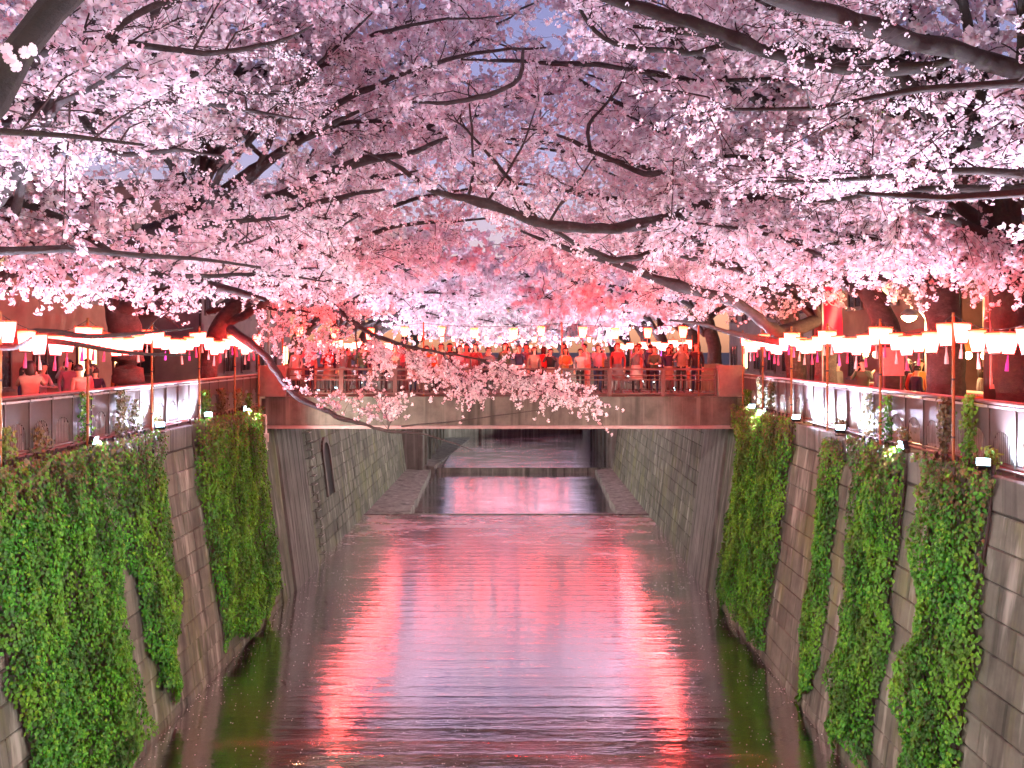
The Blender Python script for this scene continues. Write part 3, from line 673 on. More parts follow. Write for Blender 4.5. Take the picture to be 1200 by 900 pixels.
ivy(-1, 22.4, 27.8, 23.0, 27.4, 0.15, -6.75, 0.45, 'dense dark ivy curtain touching the bridge corner near the white conduit', climbs=((23.9, 0.9, 0.4, I), (25.2, 0.9, 0.5, D), (26.7, 0.8, 0.5, D), (27.7, 0.6, 0.4, I)))
ivy(1, 23.0, 28.4, 23.3, 28.1, 0.2, -6.75, 0.42, 'tall ivy curtain against the bridge pillar lit green at its top', climbs=((28.2, 0.7, 0.5, I), (26.6, 1.2, 0.4, D), (25.6, 1.1, 0.45, D)))
ivy(1, 19.45, 20.55, 19.6, 20.5, -0.1, -6.7, 0.26, 'narrowest ivy strip hanging alone on the pale wall', climbs=((19.9, 0.4, 0.3, D),))
ivy(1, 16.2, 18.75, 16.4, 18.2, 0.12, -6.75, 0.40, 'middle sized ivy curtain between the narrowest strip and bare blocks', climbs=((18.4, 1.1, 0.3, D), (17.5, 1.1, 0.14, I), (16.8, 0.5, 0.4, D)))
ivy(1, 13.3, 15.55, 13.4, 15.1, 0.15, -6.75, 0.40, 'ivy curtain with two shoots climbing the railing above it', climbs=((14.35, 1.3, 0.28, I), (15.2, 1.2, 0.26, D), (13.7, 0.45, 0.4, S)))

# ------------------------------------------------------------------ cherry trees
STAR = []
for i in range(10):
    a = math.pi*i/5; r = 1.0 if i % 2 == 0 else 0.52
    STAR.append((r*math.cos(a), r*math.sin(a), 0.28 if i % 2 == 0 else 0.12))
STAR = np.array([(0, 0, 0)]+STAR); STAR_F = np.array([(0, i+1, (i+1) % 10+1) for i in range(10)])
PENT = np.array([(math.cos(2*math.pi*i/5), math.sin(2*math.pi*i/5), 0.25*(i % 2)) for i in range(5)]); PENT_F = np.array([(0, 1, 2, 3, 4)])
QUAD = np.array([(-1, -0.8, 0.2), (0.9, -1, -0.1), (1, 0.8, 0.25), (-0.8, 1, -0.1)]); QUAD_F = np.array([(0, 1, 2, 3)])
STAR5 = np.array([(0, 0, -0.1)]+[(math.cos(2*math.pi*i/5), math.sin(2*math.pi*i/5), 0.25) for i in range(5)]); STAR5_F = np.array([(0, i+1, (i+1) % 5+1) for i in range(5)])
LOD = {  # template, faces, flower radius, clusters per metre, flowers per cluster, secondaries per metre, twigs per secondary
    'near': (STAR5, STAR5_F, (0.014, 0.022), 9.0, 4, 2.6, 9),
    'mid': (QUAD, QUAD_F, (0.018, 0.034), 10.0, 5, 3.0, 10),
    'far': (QUAD, QUAD_F, (0.05, 0.095), 6.5, 3, 2.6, 8),
    'back': (QUAD, QUAD_F, (0.029, 0.054), 7.5, 3, 3.1, 9)}
STATS = {}
def limb_path(rg, start, az, elev, length, n=9, curl=0.10, flat=-4):
    p = [np.array(start, float)]; e = elev; a = az; st = length/(n-1)
    for i in range(n-1):
        d = np.array([math.cos(a)*math.cos(e), math.sin(a)*math.cos(e), math.sin(e)]); p.append(p[-1]+d*st)
        e += (math.radians(flat)-e)*0.24+rg.normal(0, 0.10); a += rg.normal(0, curl)
    return np.array(p)
def cherry(side, x, y, lod, label, group, explicit=(), trunk=None, n_limb=7, seed=0, height=3.2, reach=(6.5, 10.0), r0=0.30, zmin=2.9, bias=(0.0, 0.35, 0.25), fill=(), az_spread=1.05, upright=True, sec_scale=1.0, back=7, droop=0, low=0, bark='bark'):
    rg = np.random.default_rng(100+seed); T, TF, fr, cpm, fpc, spm, tps = LOD[lod]; spm *= sec_scale
    root = empty('cherry_tree', (x, y, 0)); tag(root, label, 'tree', group); off = np.array([x, y, 0.0])
    limbs = []                          # (points, radii, is_explicit)
    if trunk is None:
        tz = np.linspace(0, height, 7); dx = -side*0.5*(tz/height)**1.5
        tp = np.stack([x+dx+rg.normal(0, 0.04, 7), y+rg.normal(0, 0.06, 7), tz], 1); tr = r0*np.array([1.35, 1.08, 1.0, 0.95, 0.92, 0.92, 0.95])
    else:
        tp = smooth_path([q[:3] for q in trunk], 4); tr = np.interp(np.linspace(0, 1, len(tp)), np.linspace(0, 1, len(trunk)), [q[3] for q in trunk])
    V, Fc = gnarl(tp, tr, 14, rg, 0.06); np_mesh('trunk', V, Fc, M[bark], root, off, True)
    top = tp[-1] if trunk is None else tp[len(tp)//2]
    toc = math.pi if side > 0 else 0.0
    for k in range(n_limb):
        f = (k+0.5)/n_limb*2-1
        p = limb_path(rg, top+rg.normal(0, 0.05, 3)-np.array([0, 0, rg.uniform(0, 0.7)]), toc+f*az_spread+rg.normal(0, 0.1), math.radians(rg.uniform(25, 62)), rg.uniform(*reach), flat=rg.uniform(-10, 6)+droop*rg.random())
        limbs.append((p, np.linspace(r0*rg.uniform(0.32, 0.5), 0.018, len(p)), False))
    for k in range(low):                # low spreading limbs above the lantern rows
        p = limb_path(rg, tp[len(tp)//3]*0.6+top*0.4 if trunk is None else np.array([tp[0][0], tp[0][1], 3.3]), toc+rg.uniform(-1.5, 1.5), math.radians(rg.uniform(12, 34)), rg.uniform(4.5, 7.5), flat=rg.uniform(-9, 3))
        limbs.append((p, np.linspace(r0*rg.uniform(.26, .36), .015, len(p)), False))
    if upright:
        for k in range(3):
            p = limb_path(rg, top, toc+math.pi+rg.uniform(-1.6, 1.6), math.radians(rg.uniform(45, 75)), rg.uniform(4, 6), flat=8)
            limbs.append((p, np.linspace(r0*0.4, 0.02, len(p)), False))
    for e in explicit:
        p = smooth_path([q[:3] for q in e], 4); r = np.interp(np.linspace(0, 1, len(p)), np.linspace(0, 1, len(e)), [q[3] for q in e])
        p[1:] += rg.normal(0, 1, (len(p)-1, 3))*(0.015 if np.linalg.norm(p[-1]-p[0]) < 7 or lod == 'mid' else 0.008); limbs.append((p, r*(1+rg.normal(0, .07, len(r))), True))
    if lod != 'far' and back:           # steep leaders carrying the high part of the crown
        hi_ = []
        for k in range(back):
            p = limb_path(rg, top, toc+((k+.5)/back*2-1)*1.3+rg.normal(0, .1), math.radians(rg.uniform(58, 80)), rg.uniform(8, 12.5), flat=rg.uniform(2, 26), curl=.08)
            hi_.append((p, np.linspace(r0*.4, .02, len(p)), False))
        grow(root, off, rg, hi_, 'back', sec_scale, bias, 4.6, (), M[bark])
    grow(root, off, rg, limbs, lod, sec_scale, bias, zmin, fill, M[bark])
    return root
def grow(root, off, rg, limbs, lod, sec_scale, bias, zmin, fill, bark):
    T, TF, fr, cpm, fpc, spm, tps = LOD[lod]; spm *= sec_scale
    S0, S1, S2, SR = [], [], [], []
    for p, r, ex in limbs:
        V, Fc = gnarl(p, r, 9 if ex else 5, rg, 0.07); np_mesh('limb', V, Fc, bark, root, off, True)
        seg = np.linalg.norm(np.diff(p, axis=0), axis=1); cum = np.concatenate([[0], np.cumsum(seg)]); L = cum[-1]
        m = int(L*spm*(0.75 if ex else 1.0)); t = np.sqrt(rg.uniform(0.06, 1, m))*L if not ex else rg.uniform(0.12, 1, m)*L
        b = np.stack([np.interp(t, cum, p[:, i]) for i in range(3)], 1)
        tg = np.stack([np.interp(np.minimum(t+0.3, L), cum, p[:, i]) for i in range(3)], 1)-np.stack([np.interp(np.minimum(t+0.3, L)-0.3, cum, p[:, i]) for i in range(3)], 1)
        tg /= np.linalg.norm(tg, axis=1, keepdims=True)+1e-6
        ln = rg.uniform(0.6, 1.9, m)*(0.8 if ex else 1.0)
        d = tg*rg.uniform(0.2, 0.9, m)[:, None]+rg.normal(0, 1, (m, 3))*np.array([0.8, 0.8, 0.42])
        if ex: d += np.array(bias)*1.6
        d /= np.linalg.norm(d, axis=1, keepdims=True)
        e = b+d*ln[:, None]; md = b+d*ln[:, None]*0.5+np.array([0, 0, 1])*(0.12*ln)[:, None]
        e[:, 2] -= 0.10*ln
        S0.append(b); S1.append(md); S2.append(e); SR.append(np.full(m, 0.016))
    for (pa, pb, n_) in fill:           # hanging sprays: anchor point -> spray points
        pa = np.array(pa); q = np.array(pb)+rg.normal(0, 1, (n_, 3))*np.array([0.5, 0.4, 0.22])
        S0.append(np.repeat(pa[None], n_, 0)); S1.append((pa+q)/2+np.array([0, 0, 0.12])); S2.append(q); SR.append(np.full(n_, 0.010))
    S0, S1, S2, SR = map(np.concatenate, (S0, S1, S2, SR))
    ok = (S2[:, 2] > zmin) | (np.arange(len(S2)) >= len(S2)-sum(f[2] for f in fill)); S0, S1, S2, SR = S0[ok], S1[ok], S2[ok], SR[ok]
    m = len(S0)
    def bez(t): t = t[..., None]; return (1-t)**2*S0[:, None]+2*t*(1-t)*S1[:, None]+t*t*S2[:, None]
    # secondaries as thin tapering tubes (batched)
    def batch(A, r, n=4):               # A (m,k,3) r (m,k)
        mm, k, _ = A.shape; tg = np.gradient(A, axis=1); tg /= np.linalg.norm(tg, axis=2, keepdims=True)+1e-9
        u = np.cross(tg, np.array([0.13, 0.21, 0.97])); u /= np.linalg.norm(u, axis=2, keepdims=True)+1e-9; v = np.cross(tg, u)
        a = 2*np.pi*np.arange(n)/n
        V = A[:, :, None]+r[:, :, None, None]*(np.cos(a)[:, None]*u[:, :, None]+np.sin(a)[:, None]*v[:, :, None])
        i = (np.arange(mm)[:, None, None]*k+np.arange(k-1)[None, :, None])*n; j = np.arange(n)[None, None]; j2 = (j+1) % n
        return V.reshape(-1, 3), np.stack([i+j, i+j2, i+n+j2, i+n+j], -1).reshape(-1, 4)
    tt = np.broadcast_to(np.linspace(0, 1, 5), (m, 5)); A = bez(tt).copy(); A[:, 1:4] += rg.normal(0, 0.035, (m, 3, 3))
    V, Fc = batch(A, SR[:, None]*np.linspace(1.0, 0.4, 5)[None]*(1.5 if lod == 'far' else 1.0), 3); np_mesh('branchlets', V, Fc, M['twig'], root, off)['kind'] = 'stuff'
    ts = rg.uniform(0.25, 1.0, (m, tps)); B = bez(ts).reshape(-1, 3); sd = np.repeat((S2-S0)/(np.linalg.norm(S2-S0, axis=1, keepdims=True)+1e-6), tps, 0)
    nT = len(B); d = sd*0.7+rg.normal(0, 1, (nT, 3))*np.array([0.75, 0.75, 0.4]); d /= np.linalg.norm(d, axis=1, keepdims=True)
    tl = rg.uniform(0.2, 0.75, nT); E = B+d*tl[:, None]; E[:, 2] -= 0.06*tl; Mi = (B+E)/2+rg.normal(0, 0.02, (nT, 3))
    if lod in ('near', 'mid'):
        V, Fc = batch(np.stack([B, Mi, E], 1), np.broadcast_to(np.array([0.007, 0.005, 0.003]), (nT, 3)), 3); np_mesh('twigs', V, Fc, M['twig'], root, off)['kind'] = 'stuff'
    nc = np.maximum(1, (tl*cpm).astype(int)); idx = np.repeat(np.arange(nT), nc); f = rg.uniform(0.1, 1.05, len(idx))[:, None]
    Cc = B[idx]*(1-f)+E[idx]*f+rg.normal(0, 0.025, (len(idx), 3))
    if lod != 'far':                    # flowering spurs also sit on the secondaries themselves
        ex = bez(rg.uniform(0.3, 1, (m, 6))).reshape(-1, 3)+rg.normal(0, 0.03, (m*6, 3)); Cc = np.vstack([Cc, ex])
    dirs = rg.normal(0, 1, (len(Cc)*fpc, 3)); dirs /= np.linalg.norm(dirs, axis=1, keepdims=True)
    rad = {'near': 0.035, 'mid': 0.05, 'far': 0.10, 'back': 0.06}[lod]
    c = np.repeat(Cc, fpc, 0)+dirs*rad*rg.uniform(0.5, 1.15, len(dirs))[:, None]
    nrm = dirs+rg.normal(0, 0.35, dirs.shape)+np.array([0, 0, -0.25])
    u, v, nn = basis(nrm, rg.normal(0, 1, dirs.shape)); s = rg.uniform(*fr, len(c))
    V, Fc = scatter(T, TF, c, u, v, nn, s); np_mesh('crown', V, Fc, M['petal'], root, off)
    if lod != 'far':                    # a few young leaves
        k = len(Cc)//55; q = Cc[rg.integers(0, len(Cc), k)]; u, v, nn = basis(rg.normal(0, 1, (k, 3)), rg.normal(0, 1, (k, 3)))
        V, Fc = scatter(LEAF, LEAF_F, q, u, v, nn, rg.uniform(0.03, 0.055, k)); np_mesh('young_leaves', V, Fc, M['sprout'], root, off)['kind'] = 'stuff'
    STATS[len(STATS)] = len(c)*len(TF)*(TF.shape[1]-2)
def Q(*rows): return [(*P(a, b, Y), r) for a, b, Y, r in rows]
GR, GL, GF = 'cherry trees on the stall side bank', 'cherry trees on the ladder side bank', 'cherry trees beyond the bridge'
BI = (0.0, 0.55, 0.30)
# right bank
cherry(1, 10.3, 9.3, 'near', 'cherry tree sending two dark thick bare limbs over the canal above the stalls', GR, seed=1, bark='moss_bark', n_limb=5, reach=(6, 9), bias=BI, zmin=4.2, explicit=[
    [(10.2, 9.4, 3.4, .2), (8.6, 10.4, 5.0, .16)]+Q((1200, 85, 11, .135), (1130, 62, 10.8, .13), (1060, 45, 10.5, .12), (985, 18, 10, .11), (920, 0, 9.6, .10), (840, -30, 9.2, .07)),
    [(10.2, 9.4, 3.2, .2), (9.4, 11.5, 4.3, .17)]+Q((1200, 195, 13, .125), (1160, 175, 13, .125), (1100, 140, 13, .115), (1060, 95, 13, .10), (1030, 75, 13, .08), (1000, 68, 13, .05)),
    Q((1140, 66, 10.8, .06), (1060, 82, 11.0, .08), (980, 78, 11.3, .09), (900, 60, 11.4, .09), (860, 45, 11.2, .09), (790, 20, 11, .09), (720, 0, 11, .07), (660, -25, 11, .05))])
cherry(1, 9.1, 15.0, 'mid', 'dark leaning cherry trunk beside the vertical pink pole sign', GR, seed=2, bark='moss_bark', n_limb=4, back=10, low=3, reach=(6, 9), bias=BI, zmin=3.1,
    trunk=[(9.2, 15, 0, .36)]+Q((1185, 380, 15, .30), (1180, 270, 15, .28), (1160, 180, 15.1, .24), (1145, 90, 15.3, .2)), explicit=[
    Q((1150, 110, 15.2, .18), (1060, 75, 14.6, .13), (960, 60, 14, .10), (870, 55, 13.5, .08), (820, 40, 13, .06), (740, 30, 13, .03)),
    Q((1182, 300, 15, .16), (1150, 260, 14.6, .14), (1110, 235, 14.3, .10), (1060, 228, 14, .06)),
    Q((860, 50, 13.4, .05), (800, 62, 13, .045), (722, 50, 12.6, .04), (690, 30, 12.4, .03), (675, 0, 12.3, .02))],
    fill=[(P(1150, 260, 14.6), P(1150, 318, 14.4), 8), (P(1110, 235, 14.3), P(1090, 300, 14.2), 10), (P(1060, 228, 14), P(1040, 300, 14), 10), (P(1182, 300, 15), P(1185, 335, 14.6), 6)])
cherry(1, 9.55, 18.4, 'mid', 'thick pale barked cherry tree whose long limb sweeps across the canal', GR, seed=3, n_limb=3, back=10, low=3, reach=(5, 8), bias=BI, zmin=3.3,
    trunk=[(9.6, 18.4, 0, .44)]+Q((1107, 400, 18.4, .37), (1103, 320, 18.5, .36), (1108, 240, 18.5, .28), (1130, 170, 18.5, .2)), explicit=[
    Q((1105, 290, 18.5, .24), (1060, 245, 18.4, .2), (1000, 224, 18.3, .17), (900, 232, 18, .15), (830, 240, 17.6, .13), (790, 255, 17.4, .13), (740, 265, 17.2, .12), (690, 268, 17, .115), (640, 262, 16.8, .105), (600, 250, 16.6, .09), (560, 235, 16.4, .08), (510, 225, 16.2, .06), (480, 205, 16, .05), (460, 190, 16, .04), (425, 178, 16, .02)),
    Q((1108, 240, 18.5, .12), (980, 150, 18.8, .10), (850, 105, 18.8, .08), (730, 80, 18.6, .06), (620, 72, 18.4, .04), (540, 70, 18.2, .02)),
    Q((547, 233, 16.4, .035), (555, 200, 16.3, .03), (552, 135, 16.2, .022), (549, 95, 16.2, .01)),
    Q((630, 258, 16.7, .045), (592, 202, 16.5, .035), (555, 160, 16.4, .025), (530, 135, 16.4, .012)),
    Q((645, 258, 16.7, .03), (680, 207, 16.6, .022), (700, 180, 16.6, .01)),
    Q((570, 238, 16.4, .03), (610, 175, 16.4, .02), (630, 120, 16.3, .01)),
    Q((773, 202, 17.4, .06), (753, 203, 17.3, .06), (700, 180, 17, .05), (650, 157, 16.8, .03), (610, 150, 16.6, .015)),
    Q((692, 176, 17, .04), (690, 147, 17, .035), (723, 107, 17, .025), (735, 80, 17, .012)),
    Q((613, 57, 15, .03), (607, 93, 15, .04), (567, 113, 15, .045), (527, 120, 15, .04), (480, 118, 15, .02))])
cherry(1, 9.6, 21.2, 'mid', 'dark red lit cherry trunk leaning to the canal behind the pale barked one', GR, seed=4, n_limb=3, back=10, low=2, reach=(5, 8), bias=BI, zmin=3.3,
    trunk=[(9.6, 21.2, 0, .38)]+Q((1042, 400, 21.2, .33), (1020, 345, 21.4, .28), (977, 300, 21.6, .2), (917, 263, 21.5, .14), (860, 235, 21, .08)), explicit=[
    Q((1030, 330, 21.2, .16), (983, 200, 20.4, .12), (933, 240, 20, .10), (860, 267, 19.6, .09), (800, 283, 19.2, .085), (733, 305, 19, .08), (683, 290, 18.8, .06), (647, 268, 18.6, .045), (600, 243, 18.4, .02))])
cherry(1, 9.5, 25.2, 'mid', 'reddish cherry trunk beside the red banner with low limbs over the water', GR, seed=5, n_limb=4, low=2, reach=(6, 9), bias=(0, .5, .45), zmin=3.1,
    trunk=[(9.5, 25.2, 0, .36)]+Q((968, 410, 25.2, .31), (962, 345, 25.2, .30), (955, 300, 25.2, .26)), explicit=[
    Q((962, 375, 25.2, .22), (915, 388, 24.5, .18), (897, 380, 24, .17), (860, 353, 23.5, .15), (800, 337, 23, .13), (730, 312, 22.5, .10), (660, 290, 22, .07), (610, 270, 22, .03)),
    Q((955, 300, 25.2, .14), (850, 200, 25, .11), (740, 130, 24.5, .08), (650, 80, 24, .05), (560, 40, 23.5, .02)),
    Q((955, 310, 25.2, .12), (880, 240, 25, .09), (770, 200, 24.5, .07), (670, 180, 24, .05), (570, 165, 23.5, .02)),
    Q((958, 345, 25, .14), (913, 330, 24.5, .12), (860, 314, 24, .10), (800, 300, 23, .08), (750, 285, 23, .04)),
    Q((968, 418, 25, .15), (940, 407, 24.6, .13), (880, 395, 24, .09), (822, 380, 23.5, .06), (785, 374, 23, .03))])
cherry(1, 9.75, 28.4, 'mid', 'forked dark cherry trunk just behind the bridge pillar', GR, seed=6, n_limb=6, reach=(7, 10.5), zmin=3.2,
    trunk=[(9.75, 28.4, 0, .36)]+Q((930, 390, 28.4, .3), (922, 340, 28.4, .28), (915, 300, 28.4, .24)), explicit=[Q((918, 310, 28.4, .16), (820, 220, 28, .12), (720, 180, 27.5, .09), (620, 165, 27, .06), (540, 160, 26.5, .02)), Q((918, 320, 28.4, .16), (800, 260, 28, .11), (700, 230, 27.5, .08), (600, 215, 27, .05), (520, 215, 26.5, .02))])
# left bank
cherry(-1, -10.5, 5.5, 'near', 'cherry tree stretching one near mossy branch past the viewing bridge', GL, seed=11, bark='moss_bark', n_limb=5, reach=(6, 9), bias=BI, zmin=4.6, explicit=[
    [(-10.5, 5.5, 2.7, .16), (-6, 4.2, 2.6, .09), (-3, 2.9, 2.55, .06)]+Q((-60, 170, 2.45, .05), (0, 90, 2.4, .047), (38, 46, 2.4, .044), (82, -10, 2.4, .042), (150, -90, 2.4, .035))], sec_scale=0.7)
cherry(-1, -10.4, 10.2, 'near', 'cherry tree with elbowed pale limb in the upper canopy of the ladder side', GL, seed=12, n_limb=4, reach=(6, 9), bias=BI, zmin=4.3, explicit=[
    [(-10.4, 10.2, 3.2, .2)]+Q((-80, 182, 11, .10), (0, 147, 11.6, .085), (77, 113, 12, .08), (92, 122, 12, .07), (113, 163, 12, .06), (137, 180, 12, .045), (207, 177, 12, .03), (260, 182, 12, .015)),
    [(-10.4, 10.2, 4.0, .14)]+Q((-60, 105, 10, .07), (57, 60, 10, .05), (127, 48, 10, .045), (240, 62, 10, .035), (320, 50, 10, .025), (367, 30, 10, .012)),
    Q((120, 50, 10, .04), (157, 20, 10, .04), (200, 0, 10, .035), (270, -30, 10, .02)),
    Q((80, 118, 12, .06), (143, 136, 12, .05), (217, 118, 12, .045), (313, 133, 12, .025), (360, 140, 12, .01))])
cherry(-1, -10.4, 14.3, 'mid', 'cherry tree with two low arching limbs above the lantern row', GL, seed=13, n_limb=4, back=10, low=4, reach=(6, 9), bias=BI, zmin=3.05, explicit=[
    [(-10.4, 14.3, 3.4, .2)]+Q((-60, 222, 14, .11), (0, 232, 14, .085), (67, 253, 14, .075), (143, 305, 14, .06), (180, 322, 14, .05), (233, 323, 14.5, .04), (317, 322, 15, .03), (380, 330, 15, .015)),
    [(-10.4, 14.3, 3.2, .2)]+Q((-40, 205, 14, .12), (0, 237, 14, .095), (23, 277, 14, .08), (63, 305, 14, .055), (95, 332, 14, .03))],
    fill=[(P(23, 277, 14), P(30, 322, 13.8), 8), (P(67, 253, 14), P(75, 296, 13.9), 10), (P(143, 305, 14), P(130, 335, 13.8), 6), (P(0, 237, 14), P(-15, 290, 14), 8), (P(180, 322, 14), P(205, 340, 14), 5), (P(110, 285, 14), P(110, 255, 14.4), 8), (P(0, 232, 14), P(30, 225, 14.4), 8)])
cherry(-1, -10.2, 21.4, 'mid', 'large leaning cherry tree with grey trunk curving up beside beige building', GL, seed=14, n_limb=3, back=10, low=4, reach=(6, 9), bias=BI, zmin=3.3,
    trunk=[(-10.2, 21.4, 0, .42)]+Q((150, 410, 21.4, .36), (140, 345, 21.4, .35), (150, 293, 21.2, .32), (200, 267, 20.5, .28), (250, 240, 20, .22), (277, 217, 19.7, .19), (313, 190, 19.5, .12), (360, 160, 19, .08), (420, 130, 18.5, .04)), explicit=[
    Q((215, 265, 20.4, .22), (277, 251, 20, .19), (333, 230, 19.5, .17), (400, 198, 19, .13), (433, 187, 18.8, .10), (480, 180, 18.5, .07), (530, 160, 18.2, .03)),
    Q((225, 266, 20.4, .13), (280, 259, 20, .10), (333, 248, 19.6, .085), (400, 231, 19, .06), (450, 222, 18.8, .03)),
    Q((140, 365, 21.3, .24), (167, 350, 21, .2), (207, 339, 20.5, .17), (260, 338, 20, .12), (310, 350, 19.5, .05)),
    Q((330, 180, 19.4, .08), (400, 120, 18.8, .07), (480, 85, 18.2, .055), (560, 62, 17.6, .04), (640, 55, 17.2, .02)),
    Q((300, 200, 19.5, .07), (350, 100, 18.6, .06), (420, 50, 17.8, .05), (500, 25, 17, .03), (580, 20, 16.5, .015)),
    Q((313, 190, 19.5, .06), (290, 160, 19.2, .05), (330, 130, 19, .03), (390, 110, 19, .015))])
cherry(-1, -10.2, 27.0, 'mid', 'slanting cherry tree at the bridge end with branch drooping in front of girder', GL, seed=15, n_limb=4, back=9, low=3, reach=(6, 9), bias=(0, .5, .4), zmin=2.9,
    trunk=[(-10.2, 27, 0, .34)]+Q((245, 420, 27, .3), (265, 372, 26.8, .27), (300, 332, 26.5, .2), (320, 313, 26.3, .16), (347, 283, 26, .13), (380, 247, 25.5, .10), (430, 215, 25, .07), (490, 200, 24.5, .03)), explicit=[
    Q((268, 378, 26.8, .16), (297, 363, 26.5, .13), (327, 343, 26, .11), (363, 337, 25.5, .10), (400, 367, 25, .09), (430, 388, 24.6, .08), (467, 403, 24.2, .06), (517, 413, 24, .04), (580, 425, 23.8, .02)),
    Q((380, 247, 25.5, .09), (450, 150, 25, .07), (520, 80, 24.5, .06), (580, 30, 24, .04), (640, -5, 24, .02)),
    Q((430, 215, 25, .07), (500, 150, 24.6, .06), (570, 120, 24.2, .045), (650, 110, 24, .02)),
    Q((417, 381, 24.8, .03), (418, 412, 24.7, .022), (414, 436, 24.6, .01)),
    Q((270, 385, 25, .13), (307, 414, 24, .115), (325, 437, 23.5, .10), (350, 465, 23, .085), (387, 485, 22.5, .065), (420, 496, 22.2, .05), (455, 505, 22, .04), (492, 508, 22, .03), (530, 520, 22, .018), (555, 528, 22, .008)),
    Q((560, 420, 23.6, .03), (605, 440, 23.4, .025), (650, 455, 23.2, .018), (700, 478, 23, .008)),
    Q((470, 500, 22, .02), (560, 490, 22.4, .015), (640, 480, 22.6, .008))],
    fill=[(P(517, 413, 24), P(540, 455, 23.5), 9), (P(560, 420, 23.6), P(600, 460, 23.3), 10), (P(605, 440, 23.4), P(660, 465, 23.2), 9), (P(455, 503, 22), P(450, 470, 22.4), 5), (P(400, 490, 22.3), P(400, 455, 22.6), 3), (P(430, 388, 24.6), P(450, 430, 24.2), 6), (P(467, 403, 24.2), P(500, 440, 24), 7), (P(400, 372, 25), P(370, 410, 24.6), 5), (P(340, 360, 25), P(330, 405, 24.5), 5), (P(650, 455, 23.2), P(700, 475, 23), 4)])
# beyond the bridge
for k, y in enumerate((38.5, 45.0, 52.0, 59.0, 71.0, 82.0)):
    for s in (-1, 1):
        cherry(s, (-10.6 if s < 0 else 9.6)+random.uniform(-.3, .5), y+random.uniform(-1, 1), 'far', '%s cherry tree past the crowded bridge on the %s' % (ORD[k], SIDE[s]), GF, seed=30+2*k+(s > 0), n_limb=9, reach=(8, 12.5), height=3.4, zmin=1.7, az_spread=1.25, r0=0.34, droop=-14)

for k, x in enumerate((-5.5, 0.5, 6.0)):
    cherry(-1 if k % 2 else 1, x, 104+k, 'far', ('cherry tree closing the view past the second bridge, by the %s' % ('beige building side', 'middle', 'food stall side')[k]), GF, seed=50+k, n_limb=9, reach=(6, 9), height=2.6, zmin=1.2, az_spread=3.0, r0=0.34, droop=-12)
for a, b_ in ((-8, -1), (-1, 6.5)): swag((a, 100.6, 3.0), (b_, 100.6, 3.0), 7, 0.3, 'added lantern cord past the second bridge', 'added lantern cords past the second bridge', {k: 'small added glowing lantern past the second bridge' for k in (None, 'pale', 'pink')}, 'added lanterns past the second bridge', False, 'paper_far')  # lantern row added for its bright reflection in the pool
# flowers close to the eye on the mossy branch
fc = np.array([P(8, 58, 2.33), P(20, 78, 2.32), P(40, 58, 2.33), P(12, 68, 2.31), P(30, 62, 2.34)]); rg = np.random.default_rng(5)
n5 = []; petals = MB()
for c in fc:
    nrm = Vector((random.uniform(-.5, .5), -1, random.uniform(-.4, .3))).normalized(); q = nrm.to_track_quat('Z', 'Y')
    for k in range(5):
        a = 2*math.pi*k/5+random.uniform(-.1, .1); pts = [(0, 0), (0.007, 0.008), (0.0085, 0.015), (0.003, 0.019), (0, 0.017), (-0.003, 0.019), (-0.0085, 0.015), (-0.007, 0.008)]
        petals.add([Vector(c)+q @ Vector((x*math.cos(a)-y_*math.sin(a), x*math.sin(a)+y_*math.cos(a), 0.25*y_)) for x, y_ in pts], [tuple(range(8))])
base = Vector(fc[0]); petals.v = [tuple(Vector(v)-base) for v in petals.v]
bc = petals.build('blossom_cluster', M['petal'], None, tuple(base)); tag(bc, 'cluster of large pink blossoms on the near mossy branch', 'blossom')
print('FLOWER TRIS', sum(STATS.values()))

